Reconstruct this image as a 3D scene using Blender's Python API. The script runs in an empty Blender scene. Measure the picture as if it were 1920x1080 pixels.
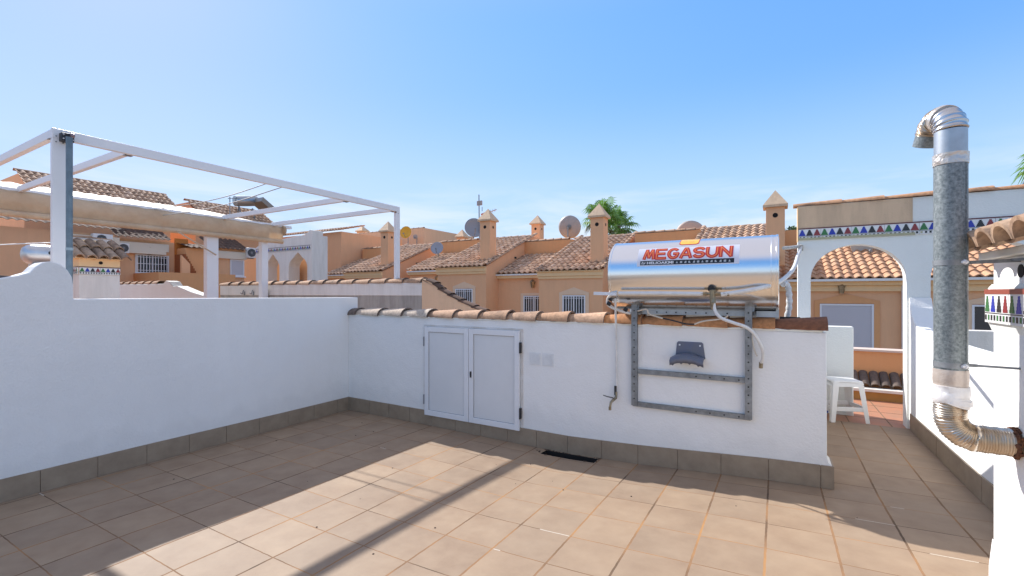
import bpy, bmesh, math, random
from mathutils import Vector, Matrix
random.seed(7)
C = bpy.context.scene.collection
R = math.radians
sc = bpy.context.scene

# ---------------------------------------------------------------- camera, sky, sun, exposure
FPX, CX, HY, H = 853.0, 960.0, 550.0, 1.5
YAW = math.atan(495/853.0)
cam = bpy.data.cameras.new('camera'); cam.lens = 36*FPX/1920; cam.sensor_width = 36
cam.shift_y = (HY-540)/1920.0; cam.clip_end = 3000; cam.clip_start = 0.02
co = bpy.data.objects.new('camera', cam); C.objects.link(co)
co.location = (0, 0, H); co.rotation_euler = (R(90), 0, YAW)
sc.camera = co
SUN = Vector((-1.22, .36, 1.0)).normalized()
SUN_EL = math.asin(SUN.z); SUN_AZ = math.atan2(SUN.x, SUN.y)
w = bpy.data.worlds.new("World"); sc.world = w; w.use_nodes = True
wn, wl = w.node_tree.nodes, w.node_tree.links
wn.clear()
sky = wn.new('ShaderNodeTexSky'); sky.sky_type = 'NISHITA'; sky.sun_disc = False
sky.sun_elevation = SUN_EL; sky.sun_rotation = SUN_AZ
sky.air_density = 1.0; sky.dust_density = 0.25; sky.ozone_density = 1.6; sky.altitude = 50
bg = wn.new('ShaderNodeBackground'); bg.inputs[1].default_value = 0.14
out = wn.new('ShaderNodeOutputWorld')
geo = wn.new('ShaderNodeTexCoord'); sep = wn.new('ShaderNodeSeparateXYZ')
wl.new(geo.outputs['Generated'], sep.inputs[0])
mp = wn.new('ShaderNodeMapping'); mp.inputs['Scale'].default_value = (1.0, 1.0, 5.5); mp.inputs['Rotation'].default_value = (0.0, 0.06, 0.3)
wl.new(geo.outputs['Generated'], mp.inputs[0])
nz = wn.new('ShaderNodeTexNoise'); nz.inputs['Scale'].default_value = 3.4; nz.inputs['Detail'].default_value = 9
nz.inputs['Roughness'].default_value = .6; nz.inputs['Distortion'].default_value = .5
wl.new(mp.outputs[0], nz.inputs[0])
cr = wn.new('ShaderNodeValToRGB'); cr.color_ramp.elements[0].position = .44; cr.color_ramp.elements[1].position = .66
wl.new(nz.outputs[0], cr.inputs[0])
er = wn.new('ShaderNodeValToRGB'); e = er.color_ramp.elements
e[0].position = 0.0; e[0].color = (.95, .95, .95, 1); e[1].position = .25; e[1].color = (0, 0, 0, 1)
k = e.new(.13); k.color = (.6, .6, .6, 1)
wl.new(sep.outputs[2], er.inputs[0])
mm = wn.new('ShaderNodeMath'); mm.operation = 'MULTIPLY'
wl.new(cr.outputs[0], mm.inputs[0]); wl.new(er.outputs[0], mm.inputs[1])
mx = wn.new('ShaderNodeMix'); mx.data_type = 'RGBA'
# soft shoulder so the haze round the sun does not burn out: c * K / (c + K) per channel
sk1 = wn.new('ShaderNodeVectorMath'); sk1.operation = 'ADD'; wl.new(sky.outputs[0], sk1.inputs[0]); sk1.inputs[1].default_value = (7.77, 2.36, 3.0)
sk2 = wn.new('ShaderNodeVectorMath'); sk2.operation = 'DIVIDE'; wl.new(sky.outputs[0], sk2.inputs[0]); wl.new(sk1.outputs[0], sk2.inputs[1])
sk3 = wn.new('ShaderNodeVectorMath'); sk3.operation = 'MULTIPLY'; wl.new(sk2.outputs[0], sk3.inputs[0]); sk3.inputs[1].default_value = (4.46, 3.21, 5.9)
wl.new(mm.outputs[0], mx.inputs['Factor']); wl.new(sk3.outputs[0], mx.inputs['A'])
mx.inputs['B'].default_value = (3.2, 3.3, 3.4, 1)
# pale haze low in the sky
lz_ = wn.new('ShaderNodeMapRange'); lz_.interpolation_type = 'SMOOTHSTEP'; lz_.inputs[1].default_value = .42; lz_.inputs[2].default_value = .10; lz_.inputs[3].default_value = 0; lz_.inputs[4].default_value = .72
wl.new(sep.outputs[2], lz_.inputs[0])
lm_ = wn.new('ShaderNodeMix'); lm_.data_type = 'RGBA'; wl.new(lz_.outputs[0], lm_.inputs['Factor']); wl.new(sk3.outputs[0], lm_.inputs['A']); lm_.inputs['B'].default_value = (2.0, 2.73, 3.25, 1)
wl.new(lm_.outputs['Result'], mx.inputs['A'])
# warm pale fill added high overhead, out of view, to lift the shade
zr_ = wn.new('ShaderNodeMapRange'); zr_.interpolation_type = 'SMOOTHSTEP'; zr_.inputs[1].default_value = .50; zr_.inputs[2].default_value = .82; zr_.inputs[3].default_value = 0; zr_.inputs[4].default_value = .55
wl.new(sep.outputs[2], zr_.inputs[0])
zfill_ = wn.new('ShaderNodeMix'); zfill_.data_type = 'RGBA'; wl.new(zr_.outputs[0], zfill_.inputs['Factor']); wl.new(mx.outputs['Result'], zfill_.inputs['A']); zfill_.inputs['B'].default_value = (3.7, 3.15, 2.75, 1)
wl.new(zfill_.outputs['Result'], bg.inputs[0]); wl.new(bg.outputs[0], out.inputs[0])
sl = bpy.data.lights.new('sun', 'SUN'); sl.energy = 2.95; sl.angle = R(.55); sl.color = (1, .965, .93)
so = bpy.data.objects.new('sun', sl); C.objects.link(so)
so.rotation_euler = SUN.to_track_quat('Z', 'Y').to_euler()
sc.view_settings.view_transform = 'Standard'; sc.view_settings.look = 'None'
sc.view_settings.gamma = 1; sc.view_settings.exposure = 1.15
sc.render.resolution_x = 1024; sc.render.resolution_y = 576

FW = Vector((-math.sin(YAW), math.cos(YAW), 0)); RT = Vector((math.cos(YAW), math.sin(YAW), 0))
def ray(px, py): return FW+RT*((px-CX)/FPX)+Vector((0, 0, (HY-py)/FPX))
def AY(px, py, Y): d = ray(px, py); return Vector((0, 0, H))+d*(Y/d.y)
def AX(px, py, X): d = ray(px, py); return Vector((0, 0, H))+d*(X/d.x)
def AZ(px, py, Z): d = ray(px, py); return Vector((0, 0, H))+d*((Z-H)/d.z)
def AD(px, py, D): return Vector((0, 0, H))+ray(px, py)*D

# ---------------------------------------------------------------- materials
MATS = {}
def nmat(name):
    m = bpy.data.materials.new(name); m.use_nodes = True
    return m, m.node_tree.nodes, m.node_tree.links, m.node_tree.nodes['Principled BSDF']
def mat(name, col, rough=.6, metal=0, var=0.0, scale=6, bump=0.0, bscale=80, bdist=.01, col2=None, spots=None, stretch=None, coat=0, spec=None, detail=5, trans=0):
    """base colour with a noise mix towards col2 (wear, weather) and a noise bump"""
    if name in MATS: return MATS[name]
    m, n, l, b = nmat(name)
    b.inputs['Roughness'].default_value = rough; b.inputs['Metallic'].default_value = metal
    if coat: b.inputs['Coat Weight'].default_value = coat
    if spec is not None: b.inputs['Specular IOR Level'].default_value = spec
    tc = n.new('ShaderNodeTexCoord'); src = tc.outputs['Object']
    if stretch:
        mp = n.new('ShaderNodeMapping'); mp.inputs['Scale'].default_value = stretch; l.new(src, mp.inputs[0]); src = mp.outputs[0]
    c = (*col, 1)
    if var or col2:
        t = n.new('ShaderNodeTexNoise'); t.inputs['Scale'].default_value = scale; t.inputs['Detail'].default_value = detail; t.inputs['Roughness'].default_value = .65
        l.new(src, t.inputs[0])
        r = n.new('ShaderNodeValToRGB'); r.color_ramp.elements[0].position = .33; r.color_ramp.elements[1].position = .68
        if col2: a2 = (*col2, 1)
        else: a2 = tuple(x*(1-var) for x in col)+(1,)
        r.color_ramp.elements[0].color = a2; r.color_ramp.elements[1].color = c
        l.new(t.outputs[0], r.inputs[0]); cs = r.outputs[0]
        if spots:
            sc_, thr, scol = spots
            t2 = n.new('ShaderNodeTexNoise'); t2.inputs['Scale'].default_value = sc_; t2.inputs['Detail'].default_value = 8; t2.inputs['Roughness'].default_value = .7
            l.new(src, t2.inputs[0])
            r2 = n.new('ShaderNodeValToRGB'); r2.color_ramp.elements[0].position = thr; r2.color_ramp.elements[1].position = thr+.12
            l.new(t2.outputs[0], r2.inputs[0])
            mxx = n.new('ShaderNodeMix'); mxx.data_type = 'RGBA'; l.new(r2.outputs[0], mxx.inputs['Factor']); l.new(cs, mxx.inputs['A']); mxx.inputs['B'].default_value = (*scol, 1)
            cs = mxx.outputs['Result']
        l.new(cs, b.inputs['Base Color'])
    else: b.inputs['Base Color'].default_value = c
    if bump:
        t = n.new('ShaderNodeTexNoise'); t.inputs['Scale'].default_value = bscale; t.inputs['Detail'].default_value = 4
        l.new(src, t.inputs[0])
        bp = n.new('ShaderNodeBump'); bp.inputs['Strength'].default_value = bump; bp.inputs['Distance'].default_value = bdist
        l.new(t.outputs[0], bp.inputs['Height']); l.new(bp.outputs[0], b.inputs['Normal'])
    if trans:     # thin leaf or cloth lets light through
        tr = n.new('ShaderNodeBsdfTranslucent'); mxs = n.new('ShaderNodeMixShader'); mxs.inputs[0].default_value = trans
        if b.inputs['Base Color'].is_linked: l.new(b.inputs['Base Color'].links[0].from_socket, tr.inputs[0])
        else: tr.inputs[0].default_value = c
        o_ = n['Material Output']; l.new(b.outputs[0], mxs.inputs[1]); l.new(tr.outputs[0], mxs.inputs[2]); l.new(mxs.outputs[0], o_.inputs[0])
    MATS[name] = m; return m

def plaster(name, col, dirt, streak=.25, ground=None):
    """painted render: trowel bump at two scales, weather marks that run down"""
    if name in MATS: return MATS[name]
    m, n, l, b = nmat(name); b.inputs['Roughness'].default_value = .85
    tc = n.new('ShaderNodeTexCoord')
    mp = n.new('ShaderNodeMapping'); mp.inputs['Scale'].default_value = (3.0, 3.0, .45); l.new(tc.outputs['Object'], mp.inputs[0])
    t = n.new('ShaderNodeTexNoise'); t.inputs['Scale'].default_value = 2.2; t.inputs['Detail'].default_value = 8; t.inputs['Roughness'].default_value = .7; l.new(mp.outputs[0], t.inputs[0])
    r = n.new('ShaderNodeValToRGB'); r.color_ramp.elements[0].position = .42; r.color_ramp.elements[1].position = .85; l.new(t.outputs[0], r.inputs[0])
    q = n.new('ShaderNodeMath'); q.operation = 'MULTIPLY'; q.inputs[1].default_value = streak; l.new(r.outputs[0], q.inputs[0])
    t3 = n.new('ShaderNodeTexNoise'); t3.inputs['Scale'].default_value = 1.3; t3.inputs['Detail'].default_value = 3; l.new(tc.outputs['Object'], t3.inputs[0])
    x = n.new('ShaderNodeMix'); x.data_type = 'RGBA'; l.new(t3.outputs[0], x.inputs['Factor'])
    x.inputs['A'].default_value = (*col, 1); x.inputs['B'].default_value = (*[c*.90 for c in col], 1)
    x2 = n.new('ShaderNodeMix'); x2.data_type = 'RGBA'; l.new(q.outputs[0], x2.inputs['Factor']); l.new(x.outputs['Result'], x2.inputs['A']); x2.inputs['B'].default_value = (*dirt, 1)
    cs = x2.outputs['Result']
    if ground is not None:      # splash marks near the skirting, their own ragged shape
        sp = n.new('ShaderNodeSeparateXYZ'); l.new(tc.outputs['Object'], sp.inputs[0])
        t4 = n.new('ShaderNodeTexNoise'); t4.inputs['Scale'].default_value = 5; t4.inputs['Detail'].default_value = 6; l.new(tc.outputs['Object'], t4.inputs[0])
        a = n.new('ShaderNodeMath'); a.operation = 'MULTIPLY_ADD'; a.inputs[1].default_value = -.5; l.new(t4.outputs[0], a.inputs[0]); l.new(sp.outputs[2], a.inputs[2])
        r4 = n.new('ShaderNodeValToRGB'); r4.color_ramp.elements[0].position = ground-.12; r4.color_ramp.elements[1].position = ground
        r4.color_ramp.elements[0].color = (.3, .3, .3, 1); r4.color_ramp.elements[1].color = (0, 0, 0, 1); l.new(a.outputs[0], r4.inputs[0])
        x5 = n.new('ShaderNodeMix'); x5.data_type = 'RGBA'; l.new(r4.outputs[0], x5.inputs['Factor']); l.new(cs, x5.inputs['A']); x5.inputs['B'].default_value = (*[c*.78 for c in col], 1); cs = x5.outputs['Result']
    l.new(cs, b.inputs['Base Color'])
    a = n.new('ShaderNodeTexNoise'); a.inputs['Scale'].default_value = 75; a.inputs['Detail'].default_value = 3; l.new(tc.outputs['Object'], a.inputs[0])
    c = n.new('ShaderNodeTexNoise'); c.inputs['Scale'].default_value = 7; c.inputs['Detail'].default_value = 4; l.new(tc.outputs['Object'], c.inputs[0])
    ad = n.new('ShaderNodeMath'); ad.operation = 'MULTIPLY_ADD'; ad.inputs[1].default_value = 2.6; l.new(c.outputs[0], ad.inputs[0]); l.new(a.outputs[0], ad.inputs[2])
    bp = n.new('ShaderNodeBump'); bp.inputs['Strength'].default_value = .5; bp.inputs['Distance'].default_value = .006; l.new(ad.outputs[0], bp.inputs['Height'])
    l.new(bp.outputs[0], b.inputs['Normal'])
    MATS[name] = m; return m

def tile_mat(name, cols, dark=(.05, .035, .03), darkamt=.55, seed=0):
    """clay roof tiles: one tone per tile from the UV cell, lichen and soot blotches"""
    if name in MATS: return MATS[name]
    m, n, l, b = nmat(name); b.inputs['Roughness'].default_value = .9
    uv = n.new('ShaderNodeUVMap'); fl = n.new('ShaderNodeVectorMath'); fl.operation = 'FLOOR'; l.new(uv.outputs[0], fl.inputs[0])
    wn_ = n.new('ShaderNodeTexWhiteNoise'); wn_.noise_dimensions = '3D'; l.new(fl.outputs[0], wn_.inputs['Vector'])
    r = n.new('ShaderNodeValToRGB'); el = r.color_ramp.elements
    el[0].position = 0; el[0].color = (*cols[0], 1); el[1].position = 1; el[1].color = (*cols[-1], 1)
    for i, c in enumerate(cols[1:-1]): z = el.new((i+1)/(len(cols)-1)); z.color = (*c, 1)
    l.new(wn_.outputs['Value'], r.inputs[0])
    tc = n.new('ShaderNodeTexCoord'); t = n.new('ShaderNodeTexNoise'); t.inputs['Scale'].default_value = 4.5; t.inputs['Detail'].default_value = 9; t.inputs['Roughness'].default_value = .72
    l.new(tc.outputs['Object'], t.inputs[0])
    r2 = n.new('ShaderNodeValToRGB'); r2.color_ramp.elements[0].position = .48; r2.color_ramp.elements[1].position = .72; l.new(t.outputs[0], r2.inputs[0])
    q = n.new('ShaderNodeMath'); q.operation = 'MULTIPLY'; q.inputs[1].default_value = darkamt; l.new(r2.outputs[0], q.inputs[0])
    x = n.new('ShaderNodeMix'); x.data_type = 'RGBA'; l.new(q.outputs[0], x.inputs['Factor']); l.new(r.outputs[0], x.inputs['A']); x.inputs['B'].default_value = (*dark, 1)
    t5 = n.new('ShaderNodeTexNoise'); t5.inputs['Scale'].default_value = 38; t5.inputs['Detail'].default_value = 6; l.new(tc.outputs['Object'], t5.inputs[0])
    x3 = n.new('ShaderNodeMix'); x3.data_type = 'RGBA'; x3.blend_type = 'MULTIPLY'; x3.inputs['Factor'].default_value = .55
    r5 = n.new('ShaderNodeValToRGB'); r5.color_ramp.elements[0].position = .35; r5.color_ramp.elements[0].color = (.55, .52, .5, 1); r5.color_ramp.elements[1].position = .6; l.new(t5.outputs[0], r5.inputs[0])
    l.new(x.outputs['Result'], x3.inputs['A']); l.new(r5.outputs[0], x3.inputs['B'])
    l.new(x3.outputs['Result'], b.inputs['Base Color'])
    bp = n.new('ShaderNodeBump'); bp.inputs['Strength'].default_value = .4; bp.inputs['Distance'].default_value = .004; l.new(t5.outputs[0], bp.inputs['Height']); l.new(bp.outputs[0], b.inputs['Normal'])
    MATS[name] = m; return m

WHITE = plaster('white_render', (.86, .875, .82), (.6, .58, .52), .14)
WHITE_T = plaster('white_render_terrace', (.885, .87, .835), (.68, .65, .60), .14, ground=.12)
WHITE_OLD = plaster('old_white_render', (.80, .76, .70), (.40, .36, .30), .45)
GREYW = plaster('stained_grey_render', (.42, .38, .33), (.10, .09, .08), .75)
TANW = plaster('tan_render', (.80, .53, .33), (.45, .31, .2), .35)
ORANGE = plaster('orange_render', (.86, .485, .26), (.64, .37, .21), .4)
ORANGE_D = plaster('deep_orange_render', (.78, .39, .17), (.54, .28, .13), .35)
PALE_O = plaster('pale_surround_render', (.84, .60, .40), (.6, .42, .28), .3)
PATCH = plaster('bare_render', (.74, .53, .34), (.26, .18, .12), .5)
CREAM = plaster('cream_cornice', (.93, .64, .34), (.65, .42, .24), .25)
ROOF = tile_mat('roof_tiles', [(.58, .36, .22), (.70, .47, .31), (.44, .27, .17), (.74, .52, .37)], darkamt=.8)
ROOF_L = tile_mat('bright_roof_tiles', [(.60, .33, .18), (.68, .40, .23), (.52, .28, .16), (.66, .42, .26)], darkamt=.4)
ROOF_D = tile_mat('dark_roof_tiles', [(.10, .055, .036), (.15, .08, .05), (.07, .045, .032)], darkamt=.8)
CAPT = tile_mat('cap_tiles', [(.52, .30, .17), (.56, .35, .22), (.46, .25, .14)], darkamt=.7)
CAP_PALE = tile_mat('pale_cap_tiles', [(.60, .50, .40), (.56, .44, .33), (.62, .52, .42)], darkamt=.35)
CAP_OR = tile_mat('orange_cap_tiles', [(.62, .29, .12), (.56, .25, .10), (.66, .33, .15)], darkamt=.3)
CAP_RUST = tile_mat('rusty_cap_tiles', [(.40, .15, .05), (.22, .09, .05), (.42, .16, .06)], dark=(.03, .02, .02), darkamt=.9)
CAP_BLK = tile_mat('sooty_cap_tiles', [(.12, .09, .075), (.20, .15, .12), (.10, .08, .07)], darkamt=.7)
ALU = mat('white_aluminium', (.80, .80, .80), .38, var=.05, scale=3)
PVC = mat('white_plastic', (.80, .79, .76), .45, var=.08, scale=9)
DARK = mat('dark_hole', (.012, .010, .009), .9)
BLACKP = mat('black_plastic', (.02, .02, .022), .5)
GLASS = mat('window_glass', (.03, .04, .05), .06, spec=.9)
SHUT = mat('shutter_slats', (.60, .58, .60), .5)
GALV = mat('galvanised_sheet', (.28, .31, .31), .5, .5, col2=(.13, .155, .16), scale=80, bump=.12, bscale=60, bdist=.002, detail=2)
STEEL = mat('zinc_steel', (.33, .35, .36), .55, .7, col2=(.20, .21, .215), scale=18, spots=(9, .66, (.20, .12, .08)))
FOIL = mat('aluminium_foil_duct', (.66, .60, .52), .28, .92, col2=(.52, .42, .31), scale=9, spots=(11, .60, (.40, .22, .10)))
TAPE = mat('crumpled_tape', (.70, .67, .62), .32, .55, col2=(.52, .46, .40), scale=12, bump=.9, bscale=26, bdist=.012)
WRAP = mat('white_wrap', (.78, .77, .76), .55, col2=(.60, .56, .52), scale=6, bump=.8, bscale=20, bdist=.01)
RUST = mat('rust', (.20, .075, .025), .9, col2=(.07, .03, .02), scale=30, bump=.6, bscale=60)
BRASS = mat('old_brass', (.42, .34, .22), .4, .8, col2=(.2, .17, .12), scale=30)
FABRIC = mat('cream_canvas', (.80, .65, .46), .9, col2=(.70, .53, .35), scale=5, bump=.5, bscale=9, bdist=.05, trans=.35)
SHEET = mat('cream_roof_sheet', (.36, .28, .19), .6, var=.15, scale=4)
GREYD = mat('grey_dish', (.42, .38, .35), .5, var=.15, scale=5)
YELD = mat('yellow_dish', (.72, .42, .03), .45, var=.15, scale=5)
ROPE = mat('rope', (.55, .43, .30), .9)
BLUEPL = mat('grey_blue_plastic', (.12, .14, .21), .42, col2=(.15, .155, .18), scale=12)
POLE = mat('blue_grey_pole', (.20, .27, .31), .5, .35, col2=(.13, .18, .21), scale=10)
SKIRT = mat('skirting_ceramic', (.34, .265, .185), .5, col2=(.26, .195, .135), scale=7, bump=.1, bscale=40, bdist=.003)
GROUT = mat('brown_grout', (.27, .17, .10), .95, var=.4, scale=20)
TERRA = mat('terracotta_floor', (.46, .20, .11), .6, col2=(.38, .20, .12), scale=4)
DIRT = mat('black_dirt', (.02, .014, .011), .95, col2=(.14, .09, .055), scale=30, bump=1, bscale=25, bdist=.03)

def floor_mat():
    m, n, l, b = nmat('terrace_floor_tiles')
    g = n.new('ShaderNodeTexCoord'); s = n.new('ShaderNodeSeparateXYZ'); l.new(g.outputs['Object'], s.inputs[0])
    def M(op, a, bb=None, c=None):
        q = n.new('ShaderNodeMath'); q.operation = op
        for i, v in enumerate((a, bb, c)):
            if v is None: continue
            if isinstance(v, (int, float)): q.inputs[i].default_value = v
            else: l.new(v, q.inputs[i])
        return q.outputs[0]
    wob = n.new('ShaderNodeTexNoise'); wob.inputs['Scale'].default_value = 22; l.new(g.outputs['Object'], wob.inputs[0])
    wb = M('MULTIPLY', M('SUBTRACT', wob.outputs[0], .5), .006)
    u = M('DIVIDE', M('ADD', M('SUBTRACT', s.outputs[0], -.05), wb), .333); v = M('DIVIDE', M('ADD', M('SUBTRACT', s.outputs[1], 1.165), wb), .3325)
    fu = M('FRACT', u); fv = M('FRACT', v)
    du = M('MINIMUM', fu, M('SUBTRACT', 1, fu)); dv = M('MINIMUM', fv, M('SUBTRACT', 1, fv))
    gu = M('LESS_THAN', du, .0175); gv = M('LESS_THAN', dv, .0095)
    gr = M('MAXIMUM', gu, gv)
    cu = M('FLOOR', u); cv = M('FLOOR', v)
    cb = n.new('ShaderNodeCombineXYZ'); l.new(cu, cb.inputs[0]); l.new(cv, cb.inputs[1])
    wnz = n.new('ShaderNodeTexWhiteNoise'); l.new(cb.outputs[0], wnz.inputs['Vector'])
    off = n.new('ShaderNodeVectorMath'); off.operation = 'MULTIPLY_ADD'; l.new(wnz.outputs['Color'], off.inputs[0]); off.inputs[1].default_value = (30, 30, 30); l.new(g.outputs['Object'], off.inputs[2])
    t = n.new('ShaderNodeTexNoise'); t.inputs['Scale'].default_value = 5; t.inputs['Detail'].default_value = 7; t.inputs['Roughness'].default_value = .62; l.new(off.outputs[0], t.inputs[0])
    r = n.new('ShaderNodeValToRGB'); r.color_ramp.elements[0].position = .3; r.color_ramp.elements[1].position = .7
    r.color_ramp.elements[0].color = (.288, .200, .132, 1); r.color_ramp.elements[1].color = (.372, .272, .183, 1); l.new(t.outputs[0], r.inputs[0])
    br = n.new('ShaderNodeMix'); br.data_type = 'RGBA'; br.blend_type = 'MULTIPLY'; br.inputs['Factor'].default_value = 1
    rr = n.new('ShaderNodeValToRGB'); rr.color_ramp.elements[0].color = (.86, .86, .87, 1); rr.color_ramp.elements[1].color = (1.0, .985, .96, 1); l.new(wnz.outputs['Value'], rr.inputs[0])
    l.new(r.outputs[0], br.inputs['A']); l.new(rr.outputs[0], br.inputs['B'])
    # stains and dusty patches that ignore the joints
    t2 = n.new('ShaderNodeTexNoise'); t2.inputs['Scale'].default_value = 1.1; t2.inputs['Detail'].default_value = 8; t2.inputs['Roughness'].default_value = .6; l.new(g.outputs['Object'], t2.inputs[0])
    r2 = n.new('ShaderNodeValToRGB'); r2.color_ramp.elements[0].position = .45; r2.color_ramp.elements[1].position = .75; r2.color_ramp.elements[1].color = (.35, .35, .35, 1); l.new(t2.outputs[0], r2.inputs[0])
    x2 = n.new('ShaderNodeMix'); x2.data_type = 'RGBA'; l.new(r2.outputs[0], x2.inputs['Factor']); l.new(br.outputs['Result'], x2.inputs['A']); x2.inputs['B'].default_value = (.30, .24, .175, 1)
    t6 = n.new('ShaderNodeTexNoise'); t6.inputs['Scale'].default_value = 95; t6.inputs['Detail'].default_value = 2; l.new(g.outputs['Object'], t6.inputs[0])
    r6 = n.new('ShaderNodeValToRGB'); r6.color_ramp.elements[0].position = .74; r6.color_ramp.elements[1].position = .80; r6.color_ramp.elements[1].color = (.5, .5, .5, 1); l.new(t6.outputs[0], r6.inputs[0])
    x6 = n.new('ShaderNodeMix'); x6.data_type = 'RGBA'; l.new(r6.outputs[0], x6.inputs['Factor']); l.new(x2.outputs['Result'], x6.inputs['A']); x6.inputs['B'].default_value = (.16, .12, .09, 1)
    # grout: brown to orange, here and there white filler
    t3 = n.new('ShaderNodeTexNoise'); t3.inputs['Scale'].default_value = 2.3; t3.inputs['Detail'].default_value = 4; l.new(g.outputs['Object'], t3.inputs[0])
    r3 = n.new('ShaderNodeValToRGB'); e3 = r3.color_ramp.elements
    e3[0].position = .34; e3[0].color = (.11, .075, .05, 1); e3[1].position = .66; e3[1].color = (.40, .215, .09, 1)
    z = e3.new(.5); z.color = (.26, .15, .08, 1)
    l.new(t3.outputs[0], r3.inputs[0])
    t4 = n.new('ShaderNodeTexNoise'); t4.inputs['Scale'].default_value = 1.7; t4.inputs['Detail'].default_value = 3
    o4 = n.new('ShaderNodeVectorMath'); o4.operation = 'ADD'; o4.inputs[1].default_value = (13.3, 4.1, 0); l.new(g.outputs['Object'], o4.inputs[0]); l.new(o4.outputs[0], t4.inputs[0])
    wf = M('MULTIPLY', M('GREATER_THAN', t4.outputs[0], .655), gv)
    x3 = n.new('ShaderNodeMix'); x3.data_type = 'RGBA'; l.new(wf, x3.inputs['Factor']); l.new(r3.outputs[0], x3.inputs['A']); x3.inputs['B'].default_value = (.56, .50, .42, 1)
    x4 = n.new('ShaderNodeMix'); x4.data_type = 'RGBA'; l.new(gr, x4.inputs['Factor']); l.new(x6.outputs['Result'], x4.inputs['A']); l.new(x3.outputs['Result'], x4.inputs['B'])
    l.new(x4.outputs['Result'], b.inputs['Base Color'])
    b.inputs['Specular IOR Level'].default_value = .3; ro = M('MULTIPLY_ADD', gr, .25, .68); l.new(ro, b.inputs['Roughness'])
    hh = M('SUBTRACT', M('MULTIPLY', t.outputs[0], .25), gr)
    bp = n.new('ShaderNodeBump'); bp.inputs['Strength'].default_value = .45; bp.inputs['Distance'].default_value = .003; l.new(hh, bp.inputs['Height']); l.new(bp.outputs[0], b.inputs['Normal'])
    return m
FLOOR = floor_mat()

def tank_mat():
    m, n, l, b = nmat('polished_tank_steel')
    b.inputs['Base Color'].default_value = (.86, .855, .84, 1); b.inputs['Metallic'].default_value = 1
    tc = n.new('ShaderNodeTexCoord'); mp = n.new('ShaderNodeMapping'); mp.inputs['Scale'].default_value = (90, 1.0, 1.0); l.new(tc.outputs['Object'], mp.inputs[0])
    t = n.new('ShaderNodeTexNoise'); t.inputs['Scale'].default_value = 1; t.inputs['Detail'].default_value = 2; l.new(mp.outputs[0], t.inputs[0])
    r = n.new('ShaderNodeMapRange'); r.inputs[3].default_value = .14; r.inputs[4].default_value = .24; l.new(t.outputs[0], r.inputs[0]); l.new(r.outputs[0], b.inputs['Roughness'])
    bp = n.new('ShaderNodeBump'); bp.inputs['Strength'].default_value = .05; bp.inputs['Distance'].default_value = .002; l.new(t.outputs[0], bp.inputs['Height']); l.new(bp.outputs[0], b.inputs['Normal'])
    return m
TANK = tank_mat()

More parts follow.
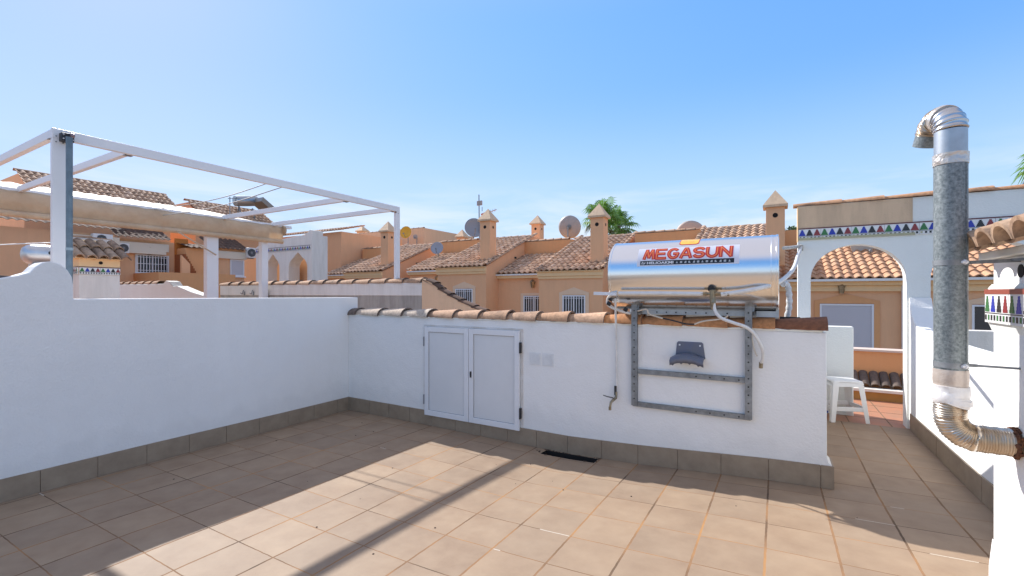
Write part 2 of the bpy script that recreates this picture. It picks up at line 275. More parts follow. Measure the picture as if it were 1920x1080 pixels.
# ---------------------------------------------------------------- mesh helpers
class MB:
    def __init__(s): s.v = []; s.f = []; s.m = []; s.uv = []; s.cm = 0
    def face(s, pts, uv=None):
        i = len(s.v); s.v += [tuple(p) for p in pts]; s.f.append(tuple(range(i, i+len(pts)))); s.m.append(s.cm); s.uv.append(uv)
    def box(s, a, b):
        x0, x1 = sorted((a[0], b[0])); y0, y1 = sorted((a[1], b[1])); z0, z1 = sorted((a[2], b[2])); i = len(s.v)
        s.v += [(x0, y0, z0), (x1, y0, z0), (x1, y1, z0), (x0, y1, z0), (x0, y0, z1), (x1, y0, z1), (x1, y1, z1), (x0, y1, z1)]
        for q in ((0, 3, 2, 1), (4, 5, 6, 7), (0, 1, 5, 4), (1, 2, 6, 5), (2, 3, 7, 6), (3, 0, 4, 7)): s.f.append(tuple(i+k for k in q)); s.m.append(s.cm); s.uv.append(None)
        return s
    def obox(s, c, ax, ay, az):
        """box from centre and three half vectors"""
        c, ax, ay, az = Vector(c), Vector(ax), Vector(ay), Vector(az); i = len(s.v)
        for sx, sy, sz in ((-1, -1, -1), (1, -1, -1), (1, 1, -1), (-1, 1, -1), (-1, -1, 1), (1, -1, 1), (1, 1, 1), (-1, 1, 1)): s.v.append(tuple(c+ax*sx+ay*sy+az*sz))
        for q in ((0, 3, 2, 1), (4, 5, 6, 7), (0, 1, 5, 4), (1, 2, 6, 5), (2, 3, 7, 6), (3, 0, 4, 7)): s.f.append(tuple(i+k for k in q)); s.m.append(s.cm); s.uv.append(None)
        return s
    def bar(s, p, q, w, h=None):
        p, q = Vector(p), Vector(q); d = (q-p); h = h or w
        up = Vector((0, 0, 1)) if abs(d.normalized().z) < .95 else Vector((0, 1, 0))
        sd = d.cross(up).normalized(); u2 = sd.cross(d).normalized()
        return s.obox((p+q)/2, d/2, sd*w/2, u2*h/2)
    def tube(s, pts, r, n=12, cap=True):
        pts = [Vector(p) for p in pts]; rs = r if isinstance(r, (list, tuple)) else [r]*len(pts)
        t0 = (pts[1]-pts[0]).normalized(); a = t0.orthogonal().normalized(); i0 = len(s.v)
        for k, p in enumerate(pts):
            t = (pts[min(k+1, len(pts)-1)]-pts[max(k-1, 0)]).normalized()
            a = (a-t*a.dot(t)).normalized(); b = t.cross(a)
            for j in range(n):
                th = 2*math.pi*j/n; s.v.append(tuple(p+(a*math.cos(th)+b*math.sin(th))*rs[k]))
        for k in range(len(pts)-1):
            for j in range(n):
                s.f.append((i0+k*n+j, i0+k*n+(j+1) % n, i0+(k+1)*n+(j+1) % n, i0+(k+1)*n+j)); s.m.append(s.cm); s.uv.append(None)
        if cap:
            s.f.append(tuple(i0+j for j in range(n))[::-1]); s.m.append(s.cm); s.uv.append(None)
            s.f.append(tuple(i0+(len(pts)-1)*n+j for j in range(n))); s.m.append(s.cm); s.uv.append(None)
        return s
    def prism(s, poly, ax, lo, hi):
        """poly of 2-D points extruded along axis ax ('x': (y,z), 'y': (x,z), 'z': (x,y))"""
        def P(p, t): return (t, p[0], p[1]) if ax == 'x' else ((p[0], t, p[1]) if ax == 'y' else (p[0], p[1], t))
        n = len(poly); i = len(s.v); s.v += [P(p, lo) for p in poly]+[P(p, hi) for p in poly]
        s.f.append(tuple(range(i, i+n))); s.f.append(tuple(range(i+2*n-1, i+n-1, -1)))
        for k in range(n): s.f.append((i+k, i+n+k, i+n+(k+1) % n, i+(k+1) % n))
        s.m += [s.cm]*(n+2); s.uv += [None]*(n+2)
        return s
    def pyramid(s, x0, x1, y0, y1, z0, z1):
        c = ((x0+x1)/2, (y0+y1)/2, z1); b = [(x0, y0, z0), (x1, y0, z0), (x1, y1, z0), (x0, y1, z0)]
        for k in range(4): s.face([b[k], b[(k+1) % 4], c])
        s.face(b[::-1]); return s
    def disc(s, c, nrm, r, n=20, t=.004):
        c = Vector(c); nrm = Vector(nrm).normalized(); return s.tube([c-nrm*t, c+nrm*t], r, n)
    def build(s, name, mats, parent=None, smooth=None, bevel=0, loc=None):
        me = bpy.data.meshes.new(name)
        v = s.v
        base = Vector(loc) if loc is not None else Vector((0, 0, 0))
        me.from_pydata([tuple(Vector(p)-base) for p in v], [], s.f)
        mats = mats if isinstance(mats, (list, tuple)) else [mats]
        for m in mats: me.materials.append(m)
        me.polygons.foreach_set('material_index', s.m)
        if any(u for u in s.uv):
            ul = me.uv_layers.new(name='UVMap')
            for p, u in zip(me.polygons, s.uv):
                if u:
                    for k, li in enumerate(p.loop_indices): ul.data[li].uv = u[k]
        bm = bmesh.new(); bm.from_mesh(me)
        bmesh.ops.remove_doubles(bm, verts=bm.verts, dist=1e-5)
        bmesh.ops.recalc_face_normals(bm, faces=bm.faces)
        big = [f for f in bm.faces if len(f.verts) > 4]
        if big: bmesh.ops.triangulate(bm, faces=big)
        bm.to_mesh(me); bm.free()
        if smooth is not None:
            for p in me.polygons: p.use_smooth = True
            try: me.set_sharp_from_angle(angle=R(smooth))
            except Exception: pass
        o = bpy.data.objects.new(name, me); C.objects.link(o)
        if loc is not None: o.location = loc
        if parent is not None: o.parent = parent; o.matrix_parent_inverse = Matrix.Translation(-Vector(world_of(parent))) if loc is None or True else Matrix()
        if bevel:
            bv = o.modifiers.new('bevel', 'BEVEL'); bv.width = bevel; bv.segments = 2; bv.limit_method = 'ANGLE'; bv.angle_limit = R(40)
        return o
def world_of(o):
    p = Vector(o.location)
    if o.parent: p = p+world_of(o.parent)-(world_of(o.parent) if True else Vector())
    return p
def tag(o, label=None, cat=None, group=None, kind=None):
    if label: o['label'] = label
    if cat: o['category'] = cat
    if group: o['group'] = group
    if kind: o['kind'] = kind
    return o
def thing(name, loc, label, cat, group=None):
    o = bpy.data.objects.new(name, None); C.objects.link(o); o.location = loc; o.empty_display_size = .1
    return tag(o, label, cat, group)

def barrel(mb, p, q, r0, r1, up=Vector((0, 0, 1)), th=.014, n=10, sq=1.0, idx=(0, 0), lip=0):
    """one half-round clay tile from p to q: an arched shell with thickness, radius r0 at p, r1 at q"""
    p, q = Vector(p), Vector(q); d = (q-p).normalized(); sd = d.cross(up).normalized(); u = sd.cross(d).normalized()
    rings = []
    L = (q-p).length
    for (c, r) in ((p, r0), (q, r1)):
        for rr in (r, r-th):
            rings.append([c+sd*math.cos(math.pi*j/n)*rr+u*math.sin(math.pi*j/n)*rr*sq for j in range(n+1)])
    a, ai, b, bi = rings
    uv = [(idx[0]+.5, idx[1]+.5)]*4
    for j in range(n):
        mb.face([a[j], a[j+1], b[j+1], b[j]], uv); mb.face([ai[j], bi[j], bi[j+1], ai[j+1]], uv)
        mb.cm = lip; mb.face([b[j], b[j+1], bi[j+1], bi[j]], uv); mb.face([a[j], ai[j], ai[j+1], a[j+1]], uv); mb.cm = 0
    for j in (0, n): mb.face([a[j], b[j], bi[j], ai[j]], uv)
def cap_row(pts, r, big_end=1, sq=.8, lift=.0, jit=.004, th=.014, lip=0):
    """row of overlapping barrel tiles along a polyline of joints"""
    mb = MB()
    for i in range(len(pts)-1):
        p, q = Vector(pts[i]), Vector(pts[i+1]); d = (q-p).normalized()
        j = Vector((0, 0, random.uniform(-jit, jit)))
        if big_end > 0: barrel(mb, p-d*.03+j*.3, q+d*.012+j, r*.68, r, th=th, sq=sq, idx=(i, 0), lip=lip)
        else: barrel(mb, p-d*.012+j, q+d*.03+j*.3, r, r*.80, th=th, sq=sq, idx=(i, 0))
    return mb
def tile_roof(p0, U, W, S, L, per=.25, row=.38, amp=.072, step=.04, mb=None, seg=6, o=0):
    """pantile slope: U along the eave, S up the slope; waves across, a step at every course"""
    mb = mb or MB(); p0, U, S = Vector(p0), Vector(U).normalized(), Vector(S).normalized(); N = U.cross(S).normalized()
    if N.z < 0: N = -N
    nc = max(1, round(W/per)); per = W/nc; nr = max(1, round(L/row)); row = L/nr
    def h(k):
        ph = (k % seg)/seg; return amp*(math.cos(2*math.pi*ph)*.5+.5)**.8
    for r in range(nr):
        for k in range(nc*seg):
            u0, u1 = k*per/seg, (k+1)*per/seg; v0, v1 = r*row-(.02 if r else 0.03), (r+1)*row
            jt = (math.sin((k//seg)*12.9+r*78.2)*43758.5 % 1-.5)*.007
            a = p0+U*u0+S*v0+N*(h(k)+step+jt); b = p0+U*u1+S*v0+N*(h(k+1)+step+jt); c = p0+U*u1+S*v1+N*h(k+1); d = p0+U*u0+S*v1+N*h(k)
            cell = ((k+seg//2)//seg+o+.5, r+.5)
            mb.face([a, b, c, d], [cell]*4)
            a2, b2 = a-N*(step*.95), b-N*(step*.95)
            mb.face([a2, b2, b, a], [cell]*4)
    return mb
def arch_pts(x0, x1, zs, za, n=18, point=0):
    """points of an arch from (x0,zs) over the apex za to (x1,zs)"""
    c, a = (x0+x1)/2, (x1-x0)/2; out = []
    for k in range(n+1):
        th = math.pi*(1-k/n); xx = c+a*math.cos(th); z = zs+(za-zs)*math.sin(th)**(1.0 if not point else 1.25)
        if point: z += point*max(0, 1-abs(math.cos(th))*2.2)
        out.append((xx, z))
    return out
TREE_COLS = [mat('green_glaze', (.035, .17, .05), .25), mat('blue_glaze', (.02, .04, .36), .25), mat('black_glaze', (.02, .022, .025), .25), mat('red_glaze', (.24, .03, .035), .25)]
GLAZE = mat('white_glaze', (.78, .78, .76), .22, var=.06, scale=12)
DRED = mat('dark_red_glaze', (.13, .025, .03), .3); BRED = mat('brick_red_glaze', (.30, .075, .05), .3)
OLIVE = mat('yellowed_glaze', (.42, .40, .25), .5)
BANDM = [GLAZE]+TREE_COLS+[DRED, BRED, OLIVE]
def tile_band(p0, U, N, n_trees, pitch, h, tall=False, start=1, lower_mats=(3,), steps=5, red=5, redh=.012):
    """glazed tile frieze: white ground, stepped trees in four colours, a block row under them"""
    mb = MB(); p0, U, N = Vector(p0), Vector(U).normalized(), Vector(N).normalized(); Z = Vector((0, 0, 1)); W = n_trees*pitch
    def q(u0, u1, z0, z1, d, m):
        mb.cm = m; c = p0+U*(u0+u1)/2+Z*(z0+z1)/2+N*(d/2); mb.obox(c, U*(u1-u0)/2, N*d/2, Z*(z1-z0)/2)
    nt = math.ceil(W/(pitch*4))
    for k in range(nt+1):
        a, b = max(0, k*pitch*4-start*pitch)+.0015, min(W, (k+1)*pitch*4-start*pitch)-.0015
        if b > a: q(a, b, 0, h, .012, 0)
    q(0, W, h-redh, h, .0140, red)
    lo = h*(.30 if not tall else .30)
    q(0, W, lo-.004, lo, .0132, 3)
    for i in range(n_trees):
        c = (i+.5)*pitch; th = h-redh-lo-.012; m = 1+(i+start) % 4
        for k in range(steps):
            wd = pitch*(.40 if not tall else .31)*(1-k/steps)+pitch*.05
            z0 = lo+.004+th*k/steps; q(c-wd, c+wd, z0, z0+th/steps, .0136, m)
        for s_ in (-.25, .25):
            mm_ = lower_mats[(i*2+(s_ > 0)) % len(lower_mats)]
            q(c+s_*pitch-pitch*.12, c+s_*pitch+pitch*.12, lo*.25, lo*.78, .0136, mm_)
    return mb

# ================================================================= OUR TERRACE
GX = [-5.0, -4.77, -3.4, -2.4, -1.7, -1.05, -.05, 1.3, 1.6]
GY = [-4.5, -2, 1.165, 1.825, 2.49, 3.15, 4.02, 4.6, 6.12]
GZ = [[.02, .02, .04, .05, .06, .09, .12, .2, .2], [.02, .02, .04, .05, .06, .09, .12, .2, .2], [.01, .01, .05, .062, .075, .10, .15, .21, .21],
      [.01, .01, .03, .045, .058, .09, .14, .20, .20], [.005, .005, .02, .03, .037, .065, .128, .185, .185], [0, 0, .012, .015, .008, .045, .105, .165, .165],
      [0, 0, -.005, -.02, -.025, 0, .064, .115, .115], [0, 0, 0, 0, 0, .03, .08, .10, .10], [0, 0, 0, 0, 0, .03, .10, .10, .10]]
def fz(x, y):
    def seg(A, t):
        for i in range(len(A)-1):
            if t <= A[i+1] or i == len(A)-2: return i, max(0, min(1, (t-A[i])/(A[i+1]-A[i])))
    i, a = seg(GX, x); j, b = seg(GY, y)
    return (GZ[j][i]*(1-a)+GZ[j][i+1]*a)*(1-b)+(GZ[j+1][i]*(1-a)+GZ[j+1][i+1]*a)*b
HX0, HX1, HY0, HY1 = -1.93, -1.40, 3.86, 3.99      # the open drain slot at the foot of the wall
mb = MB()
xs = sorted(set([round(-4.8+.2*i, 3) for i in range(33)]+[HX0, HX1, -1.62])); ys = sorted(set([round(-4.5+.25*i, 3) for i in range(43)]+[HY0, HY1, 4.02, 6.12]))
ys = [y for y in ys if y <= 6.121]
for i in range(len(xs)-1):
    for j in range(len(ys)-1):
        x0, x1, y0, y1 = xs[i], xs[i+1], ys[j], ys[j+1]
        if x0 >= HX0-1e-6 and x1 <= HX1+1e-6 and y0 >= HY0-1e-6 and y1 <= HY1+1e-6: continue
        mb.face([(x0, y0, fz(x0, y0)), (x1, y0, fz(x1, y0)), (x1, y1, fz(x1, y1)), (x0, y1, fz(x0, y1))])
tag(mb.build('terrace_floor', FLOOR, smooth=30), kind='structure')
# drain slot
t = thing('floor_drain', (-1.66, 3.92, -.05), 'open black drain slot with dirt at the foot of the white wall', 'drain')
mb = MB(); D0 = -.16
for a, b in (((HX0, HY0), (HX1, HY0)), ((HX1, HY0), (HX1, HY1)), ((HX1, HY1), (HX0, HY1)), ((HX0, HY1), (HX0, HY0))):
    mb.face([(a[0], a[1], D0), (b[0], b[1], D0), (b[0], b[1], fz(*b)-.001), (a[0], a[1], fz(*a)-.001)])
mb.face([(HX0, HY0, D0), (HX1, HY0, D0), (HX1, HY1, D0), (HX0, HY1, D0)])
mb.build('pit', DARK, t)
mb = MB()
for k in range(70):
    x, y = random.uniform(HX0+.01, HX1-.01), random.uniform(HY0+.008, HY1-.005); s_ = random.uniform(.004, .014)
    zz = fz(x, y) if not (HX0 < x < HX1 and HY0 < y < HY1) else random.uniform(-.13, -.05)
    mb.obox((x, y, zz+s_*.3), Vector((s_, s_*.4, 0)), Vector((-s_*.4, s_, s_*.2)), Vector((0, 0, s_*.6)))
for k in range(34):
    a_ = random.choice((0, 0, 0, 1, 2, 3)); x = random.uniform(HX0-.02, HX1+.02); y = HY1+random.uniform(.002, .022)
    if a_ == 1: x, y = HX0-random.uniform(.003, .07), random.uniform(HY0+.03, HY1+.02)
    if a_ == 2: x, y = HX1+random.uniform(.002, .02), random.uniform(HY0, HY1)
    if a_ == 3: y = HY0-random.uniform(.002, .008)
    s_ = random.uniform(.005, .014); mb.obox((x, y, fz(x, y)+.0015), Vector((s_, s_*.4, 0)), Vector((-s_*.3, s_*.6, 0)), Vector((0, 0, .0025)))
tag(mb.build('dirt_crumbs', DIRT, t), kind='stuff')
# specks of dirt on the floor
mb = MB()
for k in range(26):
    x, y = random.uniform(-4.6, .8), random.uniform(1.0, 3.8); s_ = random.uniform(.002, .005)
    mb.obox((x, y, fz(x, y)+s_*.3), Vector((s_, s_*.5, 0)), Vector((-s_*.5, s_, 0)), Vector((0, 0, s_*.5)))
tag(mb.build('floor_litter', DIRT), 'dark specks of dirt scattered over the beige terrace tiles', 'litter', kind='stuff')
# slabs under everything
mb = MB(); mb.box((-4.97, -4.5, -3.3), (1.6, 6.12, -.3)); tag(mb.build('terrace_slab', WHITE), kind='structure')

def skirting(parent, p, U, N, L, hgt=.165, joint0=.333, first=0.0, zf=None, name='skirting'):
    mb = MB(); p, U, N = Vector(p), Vector(U), Vector(N); x = -first
    while x < L-1e-4:
        a, b = max(0, x)+.0018, min(L, x+joint0)-.0018
        if b > a+.01:
            q0, q1 = p+U*a, p+U*b; z0, z1 = fz(q0.x, q0.y), fz(q1.x, q1.y); zz = (z0+z1)/2; jt = random.uniform(-.0015, .0015)
            mb.cm = 0; sl = (z1-z0)/2
            mb.obox((q0+q1)/2+N*(.006+jt)+Vector((0, 0, zz+hgt/2+.002)), (U*(b-a)/2+Vector((0, 0, sl))), N*.006, Vector((0, 0, hgt/2)))
        x += joint0
    n = 14
    for k in range(n):
        a, b = L*k/n, L*(k+1)/n; q0, q1 = p+U*a, p+U*b; z0, z1 = fz(q0.x, q0.y), fz(q1.x, q1.y)
        mb.cm = 1; mb.obox((q0+q1)/2+N*.003+Vector((0, 0, (z0+z1)/2+(hgt-.006)/2)), U*(b-a)/2+Vector((0, 0, (z1-z0)/2)), N*.003, Vector((0, 0, (hgt-.002)/2)))
    return mb.build(name, [SKIRT, GROUT], parent)

# left wall
XL = -4.77
t = thing('boundary_wall', (XL-.1, 1.5, 0), 'long plain white rendered wall on the left with a rounded hump, grey tile skirting', 'wall')
prof = [(-4.5, -.3), (-4.5, 1.56), (.5, 1.575), (.80, 1.59), (.97, 1.607), (1.06, 1.63), (1.123, 1.658), (1.151, 1.699), (1.188, 1.733), (1.237, 1.744), (1.291, 1.722), (1.328, 1.679), (1.352, 1.63), (1.361, 1.56), (1.361, 1.456), (4.17, 1.446), (4.17, -.3)]
MB().prism(prof, 'x', XL-.20, XL).build('wall', WHITE_T, t, bevel=.008)
skirting(t, (XL, -4.0, 0), (0, 1, 0), (1, 0, 0), 8.02, first=.333-(1.165+4.0) % .3325)
mb = cap_row([(XL-.13, y, 1.565) for y in (-.9, -.5, -.1, .3, .68, 1.06)], .105, big_end=-1, sq=.75); mb.build('cap_tiles', CAP_BLK, t, smooth=40)
mb = cap_row([(XL-.35, .62-.3*k, 1.52) for k in range(5)], .12, big_end=1, sq=.8); mb.build('cap_tiles', CAP_BLK, t, smooth=40)

# front wall with cap, cupboard and vents
YF = 4.02
t = thing('terrace_wall', (-2.2, YF+.1, 0), 'low white rendered wall with tiled cap that carries the water heater and cupboard doors', 'wall')
prof = [(XL, -.3), (XL, 1.222), (-3.0, 1.222), (-1.5, 1.218), (.318, 1.212), (.322, .30), (.330, .27), (.352, .248), (.352, -.3)]
MB().prism(prof, 'y', YF, YF+.2).build('wall', WHITE_T, t, bevel=.006)
skirting(t, (XL+.012, YF, 0), (1, 0, 0), (0, -1, 0), 5.122, first=.333-(4.77-.05-.012) % .333)
s2 = skirting(t, (.352, YF+.2, 0), (0, -1, 0), (1, 0, 0), .2, name='skirting')
# cap tiles in groups as they weathered
jn = [-4.66, -4.238, -3.85, -3.45, -3.091, -2.755, -2.402, -2.064, -1.724, -1.37, -1.03, -.69, -.345, -.017, .315]
def caps(a, b, m):
    pts = [(x, YF+.095, 1.228) for x in jn[a:b+1]]
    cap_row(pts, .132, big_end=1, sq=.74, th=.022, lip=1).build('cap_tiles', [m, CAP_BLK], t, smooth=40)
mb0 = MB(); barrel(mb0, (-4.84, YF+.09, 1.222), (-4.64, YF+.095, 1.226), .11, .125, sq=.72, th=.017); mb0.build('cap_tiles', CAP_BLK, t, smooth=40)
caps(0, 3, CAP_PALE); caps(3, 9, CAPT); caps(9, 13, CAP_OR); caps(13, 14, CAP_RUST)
mb = MB()   # mortar bedding under the cap
for k in range(120):
    x = XL+.02+k*.042; a_, b_ = 1.228+.0035*math.sin(k*1.9)+random.uniform(-.0015, .0015), 1.228+.0035*math.sin((k+1)*1.9)
    mb.face([(x, YF-.003, 1.212), (x+.042, YF-.003, 1.212), (x+.042, YF-.010, b_), (x, YF-.010, a_)]); mb.face([(x, YF-.010, a_), (x+.042, YF-.010, b_), (x+.042, YF+.03, 1.232), (x, YF+.03, 1.232)])
mb.box((XL, YF+.012, 1.214), (.30, YF+.188, 1.25)); mb.build('mortar_bed', WHITE, t)
# cement plug and vents
vent = mat('painted_vent', (.80, .79, .77), .7, var=.1, scale=14)
for x0, x1 in ((-2.128, -2.004), (-1.985, -1.862)):
    mb = MB(); mb.box((x0, YF-.004, .788), (x1, YF+.01, .913))
    for k in range(9): mb.box((x0+.01, YF-.008, .797+.0125*k), (x1-.01, YF-.003, .8035+.0125*k))
    mb.build('vent_grille', vent, t)

d = thing('cupboard_doors', (-2.85, YF, .1), 'pair of white aluminium cupboard doors with black latch set in the low wall', 'cupboard')
CX0, CXM, CX1, CZ0, CZ1 = -3.472, -2.855, -2.232, .112, 1.122
PANEL = mat('white_door_panel', (.74, .74, .73), .45, var=.06, scale=2.2)
SEAL = mat('panel_seal', (.30, .30, .31), .7)
mb = MB(); mb.box((CX0-.03, YF-.006, CZ0-.012), (CX1+.03, YF+.012, CZ0)); mb.box((CX0-.028, YF-.006, CZ1+.004), (CX1+.028, YF+.012, CZ1+.02)); mb.box((CX0-.03, YF-.006, CZ0), (CX0-.008, YF+.012, CZ1+.004)); mb.box((CX1+.008, YF-.006, CZ0), (CX1+.03, YF+.012, CZ1+.004))
mb.build('door_surround', mat('yellowed_putty', (.55, .48, .40), .85, col2=(.74, .72, .70), scale=5), d)
for x0, x1, side in ((CX0, CXM-.003, 0), (CXM+.003, CX1, 1)):
    zb = CZ0+.004; zt = CZ1
    mb = MB(); fr = .058
    mb.box((x0, YF-.032, zb), (x0+fr, YF-.006, zt)); mb.box((x1-fr, YF-.032, zb), (x1, YF-.006, zt))
    mb.box((x0+fr, YF-.0318, zb), (x1-fr, YF-.006, zb+fr)); mb.box((x0+fr, YF-.0318, zt-fr), (x1-fr, YF-.006, zt))
    o = mb.build('door', ALU, d, bevel=.003)
    pm = MB(); pm.box((x0+fr+.004, YF-.020, zb+fr+.004), (x1-fr-.004, YF-.008, zt-fr-.004)); pm.build('panel', PANEL, o)
    sm = MB()
    for a, b in (((x0+fr, zb+fr), (x0+fr+.004, zt-fr)), ((x1-fr-.004, zb+fr), (x1-fr, zt-fr)), ((x0+fr, zb+fr), (x1-fr, zb+fr+.004)), ((x0+fr, zt-fr-.004), (x1-fr, zt-fr))):
        sm.box((a[0], YF-.026, a[1]), (b[0], YF-.007, b[1]))
    sm.build('seal', SEAL, o)
    hx = x0-.012 if side == 0 else x1+.002
    for z in (.24, .90):
        hm = MB(); hm.box((hx, YF-.036, z), (hx+.016, YF-.010, z+.105)); hm.tube([(hx+.008, YF-.038, z-.002), (hx+.008, YF-.038, z+.107)], .007, 8); hm.build('hinge', BLACKP if side else mat('grey_hinge', (.25, .25, .26), .5), o)
    if side:
        hm = MB(); hm.box((x0+.020, YF-.043, .60), (x0+.038, YF-.032, .665)); hm.box((x0+.024, YF-.050, .622), (x0+.034, YF-.043, .655)); hm.build('latch', BLACKP, o, bevel=.003)
mb = MB(); mb.box((CXM-.004, YF-.014, CZ0), (CXM+.004, YF-.004, CZ1)); mb.build('door_gap', BLACKP, d)

# ================================================================= WATER HEATER
TC = Vector((0, 4.10, 1.662)); TR = .292; TX0, TX1 = -1.258, .02
t = thing('solar_water_heater', (-.64, 4.1, 1.3), 'big polished steel MEGASUN hot water cylinder with red lettering on the wall', 'water heater')
def cyl(x, phi, r=TR): return Vector((x, TC.y-math.cos(phi)*r, TC.z+math.sin(phi)*r))
mb = MB(); n = 96
prof = [(TX0+.002, TR-.02), (TX0, TR-.004), (TX0+.006, TR+.003), (TX0+.020, TR+.003), (TX0+.022, TR), (TX1-.052, TR), (TX1-.050, TR+.002), (TX1-.040, TR+.002), (TX1-.038, TR), (TX1-.020, TR), (TX1-.018, TR+.003), (TX1-.004, TR+.003), (TX1, TR-.004), (TX1-.002, TR-.02)]
ring = [[tuple(cyl(x, 2*math.pi*j/n, r)) for j in range(n)] for x, r in prof]
for a, b in zip(ring, ring[1:]):
    for j in range(n): mb.face([a[j], a[(j+1) % n], b[(j+1) % n], b[j]])
mb.face(ring[0]); mb.face(ring[-1])
tk = mb.build('tank', TANK, t, smooth=35)
# sticker and lettering wrapped on the shell
def wrap(mb_, x0, phi0, lift): # plane coords (u along x, v arc up) -> shell
    r = TR+lift; mb_.v = [tuple(cyl(x0+p[0], phi0+p[1]/TR, r+p[2])) for p in mb_.v]
def patch(u0, u1, v0, v1, lift, m, name, x0, phi0, rad=0):
    q = MB(); nv = 10
    for k in range(nv):
        a, b = v0+(v1-v0)*k/nv, v0+(v1-v0)*(k+1)/nv
        def ins(v):
            dd = min(v-v0, v1-v); return (rad-math.sqrt(max(0, rad*rad-(rad-min(rad, dd))**2))) if rad else 0
        q.face([(u0+ins(a), a, 0), (u1-ins(a), a, 0), (u1-ins(b), b, 0), (u0+ins(b), b, 0)])
    wrap(q, x0, phi0, lift); return q.build(name, m, tk, smooth=60)
def text_on_tank(body, size, u, v, lift, m, offset=0, shear=0, xs=1.0, name='lettering', bold=True):
    cu = bpy.data.curves.new('txt', 'FONT'); cu.body = body; cu.size = size; cu.offset = offset; cu.shear = shear; cu.resolution_u = 6
    to = bpy.data.objects.new('txt', cu); C.objects.link(to)
    dg = bpy.context.evaluated_depsgraph_get(); me = bpy.data.meshes.new_from_object(to.evaluated_get(dg))
    bpy.data.objects.remove(to)
    bm = bmesh.new(); bm.from_mesh(me)
    for k in range(1, 14):
        bmesh.ops.bisect_plane(bm, geom=bm.verts[:]+bm.edges[:]+bm.faces[:], plane_co=(0, size*.8*k/14, 0), plane_no=(0, 1, 0))
    for vv in bm.verts:
        vv.co = cyl(X0+u+vv.co.x*xs, PHI0+(v+vv.co.y)/TR, TR+lift)
    bm.to_mesh(me); bm.free(); me.materials.clear(); me.materials.append(m); me.name = name
    o = bpy.data.objects.new(name, me); C.objects.link(o); o.parent = tk; o.matrix_parent_inverse = tk.matrix_world.inverted()
    return o
def on_tank(px, py):
    d_ = ray(px, py); o_ = Vector((0, 0, H)); a = d_.y**2+d_.z**2; oy, oz = -TC.y, H-TC.z; b = 2*(oy*d_.y+oz*d_.z); c = oy*oy+oz*oz-TR*TR
    dd = b*b-4*a*c; s_ = (-b-math.sqrt(max(0, dd)))/(2*a); p = o_+d_*s_; return p.x, math.atan2(p.z-TC.z, TC.y-p.y)
xa, pa = on_tank(1194, 499); xb, pb = on_tank(1386, 495); _, pt = on_tank(1290, 463); _, pbm = on_tank(1290, 497)
X0, PHI0 = xa, pbm; WID = xb-xa; HGT = (pt-pbm)*TR
STK = mat('sticker_film', (.70, .70, .76), .3); RED = mat('red_print', (.55, .02, .025), .3); ORG = mat('orange_print', (.80, .20, .06), .3); BLK = mat('black_print', (.01, .012, .015), .3)
WPR = mat('white_print', (.8, .8, .8), .3); YEL = mat('yellow_print', (.85, .50, .06), .3)
patch(0, WID, 0, HGT, .0008, STK, 'sticker', X0, PHI0)
lh = HGT*.62; fs = lh/.70
def fitx(body, size, width, **k):
    cu = bpy.data.curves.new('t', 'FONT'); cu.body = body; cu.size = size; to = bpy.data.objects.new('t', cu); C.objects.link(to)
    dg = bpy.context.evaluated_depsgraph_get(); me = bpy.data.meshes.new_from_object(to.evaluated_get(dg)); bpy.data.objects.remove(to)
    w_ = max(v.co.x for v in me.vertices)-min(v.co.x for v in me.vertices); return width/w_
def arc_(cx, cy, rx, ry, a0, a1, n_=14): return [(cx+rx*math.cos(R(a0+(a1-a0)*k/n_)), cy+ry*math.sin(R(a0+(a1-a0)*k/n_))) for k in range(n_+1)]
GLY = {'M': [[(0, 0), (.20, 1), (.50, .12), (.80, 1), (1, 0)]], 'E': [[(1, 1), (0, 1), (0, 0), (1, 0)], [(0, .5), (.85, .5)]],
 'G': [arc_(.5, .5, .5, .5, 50, 322, 22)+[(.98, .45), (.58, .45)]], 'A': [[(0, 0), (.42, 1), (.58, 1), (1, 0)], [(.2, .30), (.8, .30)]],
 'S': [arc_(.5, .745, .46, .255, 25, 270, 14)+arc_(.5, .255, .46, .235, 90, -160, 14)], 'U': [[(0, 1), (0, .4)]+arc_(.5, .4, .5, .4, 180, 360, 14)[1:]+[(1, 1)]],
 'N': [[(0, 0), (0, 1), (1, 0), (1, 1)]]}
def strokes(mb_, word, u0, v0, W_, Hh, thick, gap=.28):
    n_ = len(word); cw = W_/(n_+(n_-1)*gap); lay = 0
    for i_, ch in enumerate(word):
        ox = u0+i_*cw*(1+gap); ww = cw*(1.05 if ch == 'M' else 1)
        for pl_ in GLY[ch]:
            P = [Vector((ox+x*ww+ (y-.5)*Hh*.03, v0+y*Hh, 0)) for x, y in pl_]
            for a, b in zip(P, P[1:]):
                d_ = b-a; L_ = d_.length; lay = (lay+1) % 5; z = lay*.00009
                if L_ < 1e-6: continue
                d_ /= L_; nn = Vector((-d_.y, d_.x, 0)); e_ = thick*.32; a2, b2 = a-d_*e_, b+d_*e_; ns = max(1, int((b2-a2).length/.008)); st = [-.5, -.25, 0, .25, .5]
                for q_ in range(ns):
                    p0, p1 = a2.lerp(b2, q_/ns), a2.lerp(b2, (q_+1)/ns)
                    for s0, s1 in zip(st, st[1:]): mb_.face([(*(p0+nn*thick*s0).xy, z), (*(p1+nn*thick*s0).xy, z), (*(p1+nn*thick*s1).xy, z), (*(p0+nn*thick*s1).xy, z)])
    return mb_
LH = HGT*.50
q = strokes(MB(), 'MEGASUN', WID*.075, HGT*.375, WID*.85, LH, HGT*.155, .36); wrap(q, X0, PHI0, .0018); q.build('lettering', RED, tk)
